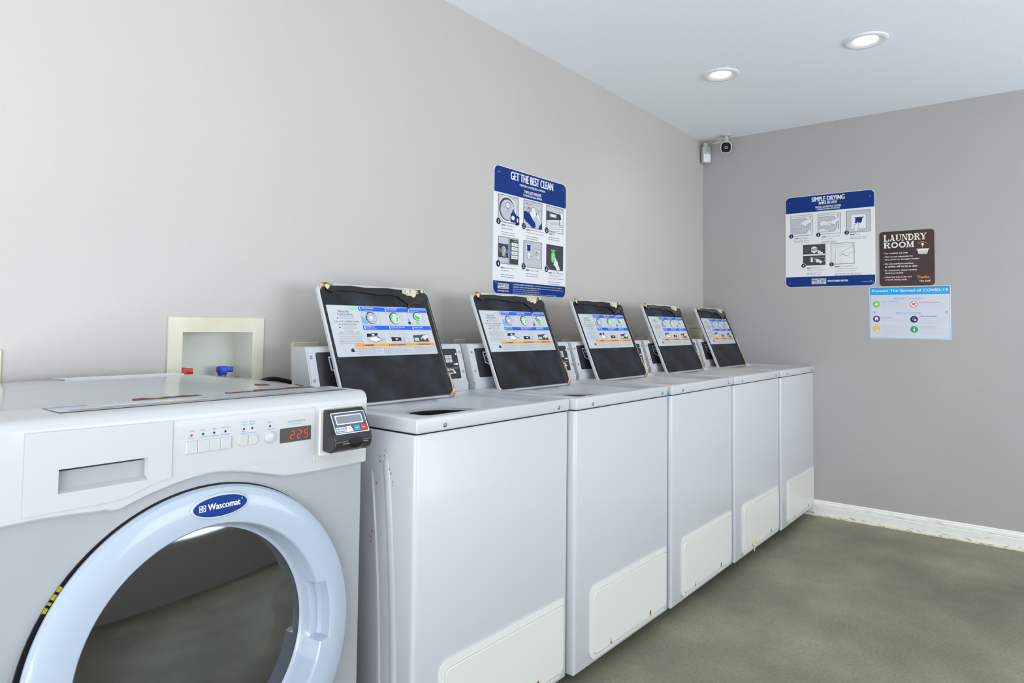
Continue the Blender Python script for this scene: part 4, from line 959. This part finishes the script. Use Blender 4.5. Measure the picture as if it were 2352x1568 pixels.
for u, v in ((.055, .945), (.945, .945), (.035, .088), (.955, .055)): screw('screw', t, u*SW, v*SH, F0, r=.0045, d=.003, m=M_chrome)
# --- signs on the end wall: u runs towards -y
YM = Vector((0, -1, 0))
def EW(u, v, d): return (-d, -u, v)
t = thing('instruction_sign', 'blue and white sign reading SIMPLE DRYING on the grey end wall', 'sign', (L, -.556, 1.411))
SW, SH = .518, .581
board(t, SW, SH, .03, M_white, EW); band(t, SW, SH*.818, SH-.003, True, .028, EW, M_blue, 'header_band'); band(t, SW, .003, SH*.114, False, .028, EW, M_blue, 'footer_band')
def new2(d=.0029): return Sheet((-d, 0, 0), YM, ZU, SW, SH, .0003, .00015)
s = new2()
s.text('SIMPLE DRYING', .309, .680, .927, .977, M_white, 1, .03); s.text('SIMPLE SECADO', .390, .598, .892, .920, M_white, 1, .03)
s.text('SINGLE-LOAD/STACK DRYERS', .351, .641, .853, .874, M_white, 1, .02); s.text('CARGAR SOLA/PILA SECADORAS', .367, .625, .831, .847, M_white, 1, .02)
s.build('header_lettering', t); s = new2()
maytag(s, .305, .468, .031, .090); s.text("WHAT'S INSIDE MATTERS", .483, .709, .052, .072, M_white, 1, .03); s.micro(.85, .98, .045, .006, M_lgrey)
s.build('footer_lettering', t); s = new2()
for (k, u, v, hd, rows) in ((1, .105, .543, 'CLEAN', ('lint filter.',)), (2, .42, .543, 'LOAD', ('dryer and close', 'door securely.')), (3, .737, .547, 'INSERT', ('card.',)), (4, .25, .210, 'SELECT', ('temperature', 'setting to start dryer.')), (5, .565, .216, 'RESTART', ('by closing door', 'and reselecting temperature', 'if drying is interrupted.'))):
    s.text(hd, u, u+.055, v-.012, v+.002, M_dgrey, 1, .03)
    for i, rw in enumerate(rows): s.text(rw, u+(.065 if i == 0 else 0), u+(.065 if i == 0 else 0)+.0092*len(rw), v-.012-.024*i, v+.002-.024*i, M_mgrey, 1, -.005)
    for i in range(2): s.micro(u, u+(.30 if k == 5 else .17), v-.024*len(rows)-.010-.016*i, .008, M_mgrey, seed=k)
    s.build('caption', t); s = new2()
pics = [(.067, .317, .565, .790), (.382, .632, .568, .789), (.698, .949, .565, .791), (.210, .461, .237, .460), (.527, .778, .238, .458)]
for k, (a, b, c, d) in enumerate(pics):
    s = new2(); U = lambda x: a+(b-a)*x; V = lambda y: c+(d-c)*y; W_ = .0014
    s.rect(a, b, c, d, M_white)
    if k in (0, 1):
        s.poly([(U(.02), V(.10)), (U(.02), V(.84)), (U(.70), V(.84)), (U(.80), V(.74)), (U(.86), V(.60)), (U(.84), V(.3)), (U(.72), V(.10))], M_lgrey, 1); s.line([(U(.02), V(.84)), (U(.70), V(.84)), (U(.80), V(.74)), (U(.86), V(.60)), (U(.84), V(.3)), (U(.72), V(.10)), (U(.02), V(.10))], W_, M_ink, 2)
        s.line([(U(0), V(.92)), (U(1), V(.92))], W_, M_ink, 2); s.line([(U(.9), V(.2)), (U(.9), V(.92))], W_*2, M_ink, 2)
    if k == 0:
        s.poly([(U(.04), V(.12)), (U(.74), V(.12)), (U(.80), V(.34)), (U(.60), V(.45)), (U(.3), V(.48)), (U(.04), V(.32))], M_paper, 3)
        for q in range(9): s.line([(U(.06+.08*q), V(.12)), (U(.12+.08*q), V(.42))], W_*.6, M_mgrey, 4)
        for q in range(4): s.line([(U(.05), V(.17+.07*q)), (U(.76), V(.17+.07*q))], W_*.6, M_mgrey, 4)
        s.hand(U(.36), V(.50), .105, .35, l=5)
    if k == 1:
        s.poly([(U(.05), V(.50)), (U(.15), V(.64)), (U(.3), V(.66)), (U(.4), V(.60)), (U(.6), V(.68)), (U(.72), V(.56)), (U(.6), V(.42)), (U(.5), V(.34)), (U(.3), V(.44)), (U(.15), V(.36))], M_white, 3)
        s.line([(U(.05), V(.50)), (U(.15), V(.64)), (U(.3), V(.66)), (U(.4), V(.60)), (U(.6), V(.68)), (U(.72), V(.56)), (U(.6), V(.42)), (U(.5), V(.34)), (U(.3), V(.44)), (U(.15), V(.36))], W_, M_ink, 4, True)
        s.poly([(U(.02), V(.22)), (U(.2), V(.30)), (U(.4), V(.20)), (U(.55), V(.12)), (U(.02), V(.12))], M_white, 3); s.line([(U(.02), V(.22)), (U(.2), V(.30)), (U(.4), V(.20)), (U(.55), V(.12))], W_, M_ink, 4)
        s.hand(U(.46), V(.42), .095, .5, l=5)
    if k == 2:
        s.rect(a, b, c, d, M_lgrey, 1); s.rect(U(.19), U(.83), V(.15), V(.82), M_white, 2); s.box(U(.19), U(.83), V(.15), V(.82), W_, M_mgrey, 3); s.rect(U(.33), U(.73), V(.66), V(.69), M_ink, 4); s.poly([(U(.38), V(.66)), (U(.68), V(.66)), (U(.64), V(.42)), (U(.36), V(.42))], M_blue, 4); s.hand(U(.46), V(.48), .075, -1.75, l=5)
    if k == 3:
        s.rect(a, b, c, d, M_dgrey, 1); s.rect(a, b, V(.47), V(.54), M_white, 2); s.poly([(U(.36), V(.84)), (U(.5), V(.92)), (U(.64), V(.84)), (U(.64), V(.66)), (U(.5), V(.58)), (U(.36), V(.66))], M_white, 2); s.rect(U(.34), U(.66), V(.70), V(.80), M_dgrey, 3); s.rect(U(.36), U(.64), V(.73), V(.77), M_white, 4)
        s.rect(U(.34), U(.44), V(.15), V(.38), M_white, 2); s.box(U(.50), U(.98), V(.18), V(.36), W_, M_lgrey, 2); s.rect(U(.06), U(.27), V(.62), V(.88), mat('print_slate', (70, 74, 92), .4), 2)
        s.hand(U(.60), V(.72), .055, -.6, l=5); s.hand(U(.50), V(.30), .065, -.5, l=5)
    if k == 4:
        for q in (.08, .18): s.line([(U(q), V(0)), (U(q), V(1-q)), (U(1), V(1-q*.8))], W_, M_mgrey, 1)
        for q in (.34, .40, .46): s.line([(U(q), V(.02)), (U(q), V(.3))], W_*.7, M_lgrey, 1)
        s.box(U(.18), U(.98), V(.02), V(.60), W_*.8, M_lgrey, 1); s.hand(U(.38), V(.42), .110, .42, l=5)
    s.box(a, b, c, d, .0016, M_ink, 9); s.build('picture', t)
s = new2()
for k, (u, v) in enumerate(((.069, .565), (.384, .563), (.699, .566), (.212, .235), (.531, .238))):
    s = new2(); badge(s, k+1, u, v, .029); s.build('number_badge', t)
for u, v in ((.052, .93), (.948, .93), (.052, .05), (.948, .055)): screw('screw', t, u*SW, v*SH, EW, r=.0042, d=.003)
# --- LAUNDRY ROOM
t = thing('laundry_room_sign', 'dark brown sign reading LAUNDRY ROOM on the grey end wall', 'sign', (L, -1.095, 1.406))
SW, SH = .279, .322
board(t, SW, SH, .02, M_brown, EW)
s = new2(d=.0025)
M_let = mat('print_cream', (232, 228, 216), .4); s.inc = 1.2e-5
def slab_letter(ch, u, v, w_, h_):
    """slab serif capital built from thick stems, thin bars and square serifs"""
    tk = w_*.27; th = h_*.12; R_ = lambda a, b, c, d: s.rect(u+a*w_, u+b*w_, v+c*h_, v+d*h_, M_let, 1)
    k = .27; sf = .12
    stem = lambda a, e=.09: (R_(a, a+k, 0, 1), R_(a-e, a+k+e, 0, sf), R_(a-e, a+k+e, 1-sf, 1))
    if ch == 'L': stem(.12); R_(.1, .98, 0, sf); R_(.86, .98, 0, .36)
    if ch == 'A':
        s.poly([(u+.10*w_, v), (u+.22*w_, v), (u+.54*w_, v+h_), (u+.42*w_, v+h_)], M_let, 1); s.poly([(u+.62*w_, v), (u+.92*w_, v), (u+.62*w_, v+h_), (u+.40*w_, v+h_)], M_let, 2); R_(.25, .75, .26, .36); R_(-.02, .34, 0, sf); R_(.56, 1.02, 0, sf); R_(.3, .62, 1-sf, 1)
    if ch == 'U': R_(.1, .1+k, .2, 1); R_(.78, .88, .2, 1); R_(0, .46, 1-sf, 1); R_(.66, 1.0, 1-sf, 1); s.ring(u+.49*w_, v+.30*h_, .39*w_, .30*h_, .32, M_let, 1, 16, pi, 2*pi)
    if ch == 'N': R_(.1, .2, 0, 1); R_(.82, .92, 0, 1); s.poly([(u+.1*w_, v+h_), (u+.36*w_, v+h_), (u+.92*w_, v), (u+.74*w_, v)], M_let, 2); R_(-.02, .32, 0, sf); R_(-.02, .2, 1-sf, 1); R_(.68, 1.04, 1-sf, 1)
    if ch == 'D': stem(.1); s.ring(u+.4*w_, v+.5*h_, .56*w_, .5*h_, .30, M_let, 1, 20, -pi/2, pi/2)
    if ch == 'R': stem(.1); s.ring(u+.45*w_, v+.74*h_, .42*w_, .26*h_, .42, M_let, 1, 18, -pi/2, pi/2); R_(.3, .5, 1-sf, 1); R_(.3, .5, .48, .57); s.poly([(u+.46*w_, v+.5*h_), (u+.66*w_, v+.5*h_), (u+1.0*w_, v), (u+.72*w_, v)], M_let, 2); R_(.66, 1.06, 0, sf)
    if ch == 'Y': s.poly([(u, v+h_), (u+.3*w_, v+h_), (u+.62*w_, v+.42*h_), (u+.40*w_, v+.36*h_)], M_let, 1); s.poly([(u+.82*w_, v+h_), (u+.93*w_, v+h_), (u+.60*w_, v+.38*h_), (u+.5*w_, v+.42*h_)], M_let, 2); R_(.37, .37+k, 0, .45); R_(.24, .76, 0, sf); R_(-.06, .38, 1-sf, 1); R_(.68, 1.04, 1-sf, 1)
    if ch == 'O': s.ring(u+.5*w_, v+.5*h_, .48*w_, .5*h_, .40, M_let, 1, 28)
    if ch == 'M': R_(.06, .15, 0, 1); R_(.72, .95, 0, 1); s.poly([(u+.06*w_, v+h_), (u+.30*w_, v+h_), (u+.52*w_, v), (u+.42*w_, v)], M_let, 2); s.poly([(u+.72*w_, v+h_), (u+.82*w_, v+h_), (u+.52*w_, v), (u+.44*w_, v)], M_let, 3); R_(-.04, .25, 0, sf); R_(.64, 1.03, 0, sf); R_(-.04, .2, 1-sf, 1); R_(.8, 1.03, 1-sf, 1)
def word(tx, u0, u1, v0, v1):
    w_ = (u1-u0)/len(tx)
    for i, ch in enumerate(tx): slab_letter(ch, u0+w_*i, v0, w_*.93, v1-v0)
word('LAUNDRY', .079, .871, .820, .938); word('ROOM', .079, .649, .693, .801)
s.build('title_lettering', t); s = new2(d=.0025)
lines = [('For resident use only', .527, .580, 1), ('We are not responsible for', .627, .515, 1), ('lost, stolen or damaged articles', .731, .465, 0), ('Do not overload machines,', .634, .388, 1), ('as clothes will not be as clean', .695, .340, 0), ('Be courteous, please remove', .685, .266, 1), ('clothes promptly', .441, .218, 0), ('Clean lint tray at the end', .584, .143, 1), ('of each drying cycle', .505, .096, 0)]
for tx, e, v, dot in lines:
    s.text(tx, .104, e, v, v+.034, M_let, 1, .025)
    if dot: s.circ(.085, v+.018, .007, M_let, 1)
s.build('rules_lettering', t)
s = new2(d=.0025); M_lo = mat('print_soft_orange', (236, 130, 70), .4)
s.poly([(.692, .656), (.900, .656), (.872, .562), (.718, .562)], M_let, 1); s.rect(.685, .907, .640, .656, M_let, 2)
for i in range(7):
    for j in range(3): s.circ(.725+.023*i, .578+.018*j, .006, M_brown, 3)
s.ell(.792, .733, .024, .024, M_let, 1); s.poly([(.784, .722), (.800, .722), (.792, .695)], M_let, 2); s.line([(.792, .70), (.792, .672)], .0012, M_let, 1)
s.ring(.792, .70, .10, .085, .12, M_lo, 1, 16, .6, pi-.6)
s.build('basket_picture', t)
s = new2(d=.0025); s.text('Thanks,', .681, .918, .118, .176, M_lo, 1, .02); s.text('The Staff', .722, .928, .066, .096, M_let, 1, .03); s.build('signature', t)
# --- COVID poster
t = thing('health_poster', 'white and sky blue poster headed Prevent The Spread of COVID-19', 'poster', (L, -1.039, 1.0975))
SW, SH = .409, .304
board(t, SW, SH, .001, M_white, EW, .0014, 'sheet')
s = new2(d=.0014)
s.box(.012, .988, .012, .985, .0022, M_cyan, 1); s.rect(.012, .988, .845, .988, M_cyan, 1); s.rect(.02, .98, .02, .84, mat('poster_inner', (205, 208, 222), .4), 0)
s.text('Prevent The Spread of COVID-19', .034, .971, .885, .950, M_white, 2, .02)
s.text('PROTECT YOURSELF', .313, .685, .752, .790, M_pblue, 2); s.text('PROTECT OTHERS', .337, .663, .470, .508, M_pblue, 2)
for (u, v, tx, e, m_, n_) in ((.152, .705, 'Clean Your Hands', .357, M_green, 6), (.626, .683, 'Avoid Close Contact', .87, M_red, 3), (.156, .387, 'Stay Home', .276, M_purple, 2), (.626, .418, 'Wear a Facemask', .834, M_navy, 6), (.156, .228, 'Cover Coughs & Sneezes', .43, M_yell, 7), (.626, .223, 'Clean & Disinfect', .83, M_green, 6)):
    s.text(tx, u, e, v, v+.026, m_, 2, .015)
    for i in range(n_): s.micro(u+.01, u+.33-.03*(i % 3), v-.022-.022*i, .009, M_lgrey, 1, seed=i)
s.build('lettering', t)
s = new2(d=.0014); M_lg = mat('print_leaf', (120, 198, 90), .4)
for (u, v, m_) in ((.088, .666, M_lg), (.090, .380, M_purple), (.088, .186, M_yell), (.562, .660, M_red), (.562, .373, M_navy), (.562, .183, mat('print_emerald', (0, 160, 96), .4))): s.circ(u, v, .047, m_, 1)
s.circ(.562, .660, .040, M_white, 2); s.line([(.535, .70), (.589, .62)], .003, M_red, 4); s.poly([(.54, .665), (.55, .68), (.565, .672), (.58, .69), (.586, .67), (.575, .655), (.56, .65), (.545, .635)], M_red, 3)
s.poly([(.062, .385), (.09, .425), (.118, .385), (.110, .385), (.110, .350), (.094, .350), (.094, .372), (.084, .372), (.084, .350), (.070, .350), (.070, .385)], M_white, 3)
s.poly([(.068, .655), (.09, .64), (.112, .66), (.115, .68), (.095, .69), (.085, .70), (.075, .68)], M_white, 3); s.ell(.096, .150, .018, .016, M_white, 3)
s.ell(.575, .36, .016, .018, M_white, 3); s.box(.54, .575, .36, .40, .002, M_white, 3); s.rect(.552, .572, .150, .190, M_white, 3); s.rect(.556, .566, .19, .215, M_white, 3); s.rect(.553, .578, .21, .218, M_white, 3)
s.build('round_icons', t)
for u in (.064, .954): screw('screw', t, u*SW, .512*SH, EW, r=.0035, d=.0014)

# ---------------------------------------------------------------- ceiling lamps
def can(loc):
    t = thing('recessed_ceiling_lamp', '', 'ceiling lamp', (*loc, H), group='recessed ceiling lamps')
    DN = lambda u, v, d: (u, v, -d)
    bm = bmesh.new(); lathe(bm, [(.0915, 0), (.0905, .004), (.084, .0075), (.070, .007), (.052, .0005), (.0462, -.002), (.0462, -.0)], DN, 64); obj('trim_ring', bm, M_lamptrim, t, True)
    bm = bmesh.new(); lathe(bm, [(.0465, .0), (.045, .003), (.028, .005), (0, .0055)], DN, 48); obj('diffuser', bm, M_lamp, t, True)
    l = bpy.data.lights.new('can_light', 'SPOT'); l.energy = 9; l.color = (1.0, .80, .56); l.spot_size = math.radians(150); l.spot_blend = 1.0; l.shadow_soft_size = .05
    o_ = bpy.data.objects.new('can_light', l); C.objects.link(o_); o_.parent = t; o_.location = (0, 0, -.02)
    return t
for (p, lab) in (((2.393, -.580), 'lit round recessed ceiling lamp nearer the left wall'), ((2.379, -1.252), 'lit round recessed ceiling lamp farther from the left wall'), ((2.37, -1.95), 'lit round recessed ceiling lamp past the right border of the photo')):
    can(p)['label'] = lab

# ---------------------------------------------------------------- camera and sensor in the corner
t = thing('security_camera', 'small white camera with dark face hanging from the ceiling corner', 'camera', (3.475, -.196, H))
bm = bmesh.new(); lathe(bm, [(.034, 0), (.034, .006), (.030, .010), (.014, .012), (.014, .030), (0, .030)], lambda u, v, d: (u, v, -d), 32); obj('mount_base', bm, M_plast, t, True)
bm = bmesh.new(); lathe(bm, [(0, .02), (.011, .022), (.017, .030), (.018, .036), (.012, .045), (0, .048)], lambda u, v, d: (u, v, -d), 24); obj('swivel_joint', bm, M_plast, t, True)
look = (CP-Vector((3.475, -.196, H-.085))).normalized(); look = Vector((look.x, look.y, look.z-.05)).normalized()
rg = look.cross(Vector((0, 0, 1))).normalized()*-1; uu = look.cross(rg)*-1
if uu.z < 0: uu = -uu
ctr = Vector((0, 0, -.082))
CFn = lambda u, v, d: tuple(ctr+rg*u+uu*v+look*d)
bm = bmesh.new()
secs = [(-.062, .012), (-.055, .026), (-.03, .036), (0, .039), (.022, .038), (.028, .034)]
rings = []
for d, r in secs: rings.append([bm.verts.new(CFn(r*math.copysign(abs(math.cos(a))**.75, math.cos(a)), 1.08*r*math.copysign(abs(math.sin(a))**.75, math.sin(a)), d)) for a in [2*pi*k/40 for k in range(40)]])
for A, B in zip(rings[:-1], rings[1:]):
    for k in range(40): bm.faces.new((A[k], A[(k+1) % 40], B[(k+1) % 40], B[k]))
bm.faces.new(rings[0]); bm.faces.new(rings[-1][::-1])
obj('camera_body', bm, M_plast, t, True)
bm = bmesh.new(); prism(bm, [(.031*math.copysign(abs(math.cos(a))**.7, math.cos(a)), .0335*math.copysign(abs(math.sin(a))**.7, math.sin(a))) for a in [2*pi*k/40 for k in range(40)]], CFn, .0275, .0295); obj('face_plate', bm, M_lens, t)
bm = bmesh.new(); lathe(bm, [(.013, .029), (.013, .032), (.010, .031), (.004, .0325), (0, .033)], CFn, 24); obj('lens', bm, M_blackg, t, True)
t = thing('motion_sensor', 'white motion sensor box in the corner of the left and end walls', 'sensor', (3.520, -.036, 2.285), -pi/4)
bm = bmesh.new(); box(bm, -.029, .029, -.022, .018, 0, .116, .006, 3); obj('sensor_body', bm, M_plast, t, True)
bm = bmesh.new(); prism(bm, rrect(-.024, .024, .008, .060, .003), FRONT(-.022), -.001, .0015, chamfer=.001); obj('sensor_window', bm, M_white, t)
bm = bmesh.new(); lathe(bm, [(.003, 0), (.003, .001), (0, .001)], lambda u, v, d: (u, -.022-d, .082+v), 12); obj('indicator_hole', bm, M_dark, t)
bm = bmesh.new(); box(bm, -.013, .012, -.006, .018, .116, .142, .002, 2); obj('bracket', bm, M_boxcr, t)
bm = bmesh.new(); tube(bm, bez((3.470, -.165, H-.006), (3.49, -.12, H-.010), (3.50, -.08, H-.022), (3.525, -.045, H-.024))+bez((3.525, -.045, H-.024), (3.54, -.04, H-.026), (3.53, -.035, H-.035), (3.528, -.036, H-.045))[1:], .0042, 10)
o = obj('camera_cable', bm, M_plast, None, True); o['label'] = 'white cable between the ceiling camera and the corner sensor'; o['category'] = 'cable'
bm = bmesh.new(); box(bm, L-.010, L-.0005, -.135, -.070, H-.026, H-.012, .002, 2); o = obj('cable_clip', bm, M_boxcr, None); o['label'] = 'cream strip under the white cable at the top of the end wall'; o['category'] = 'cable clip'
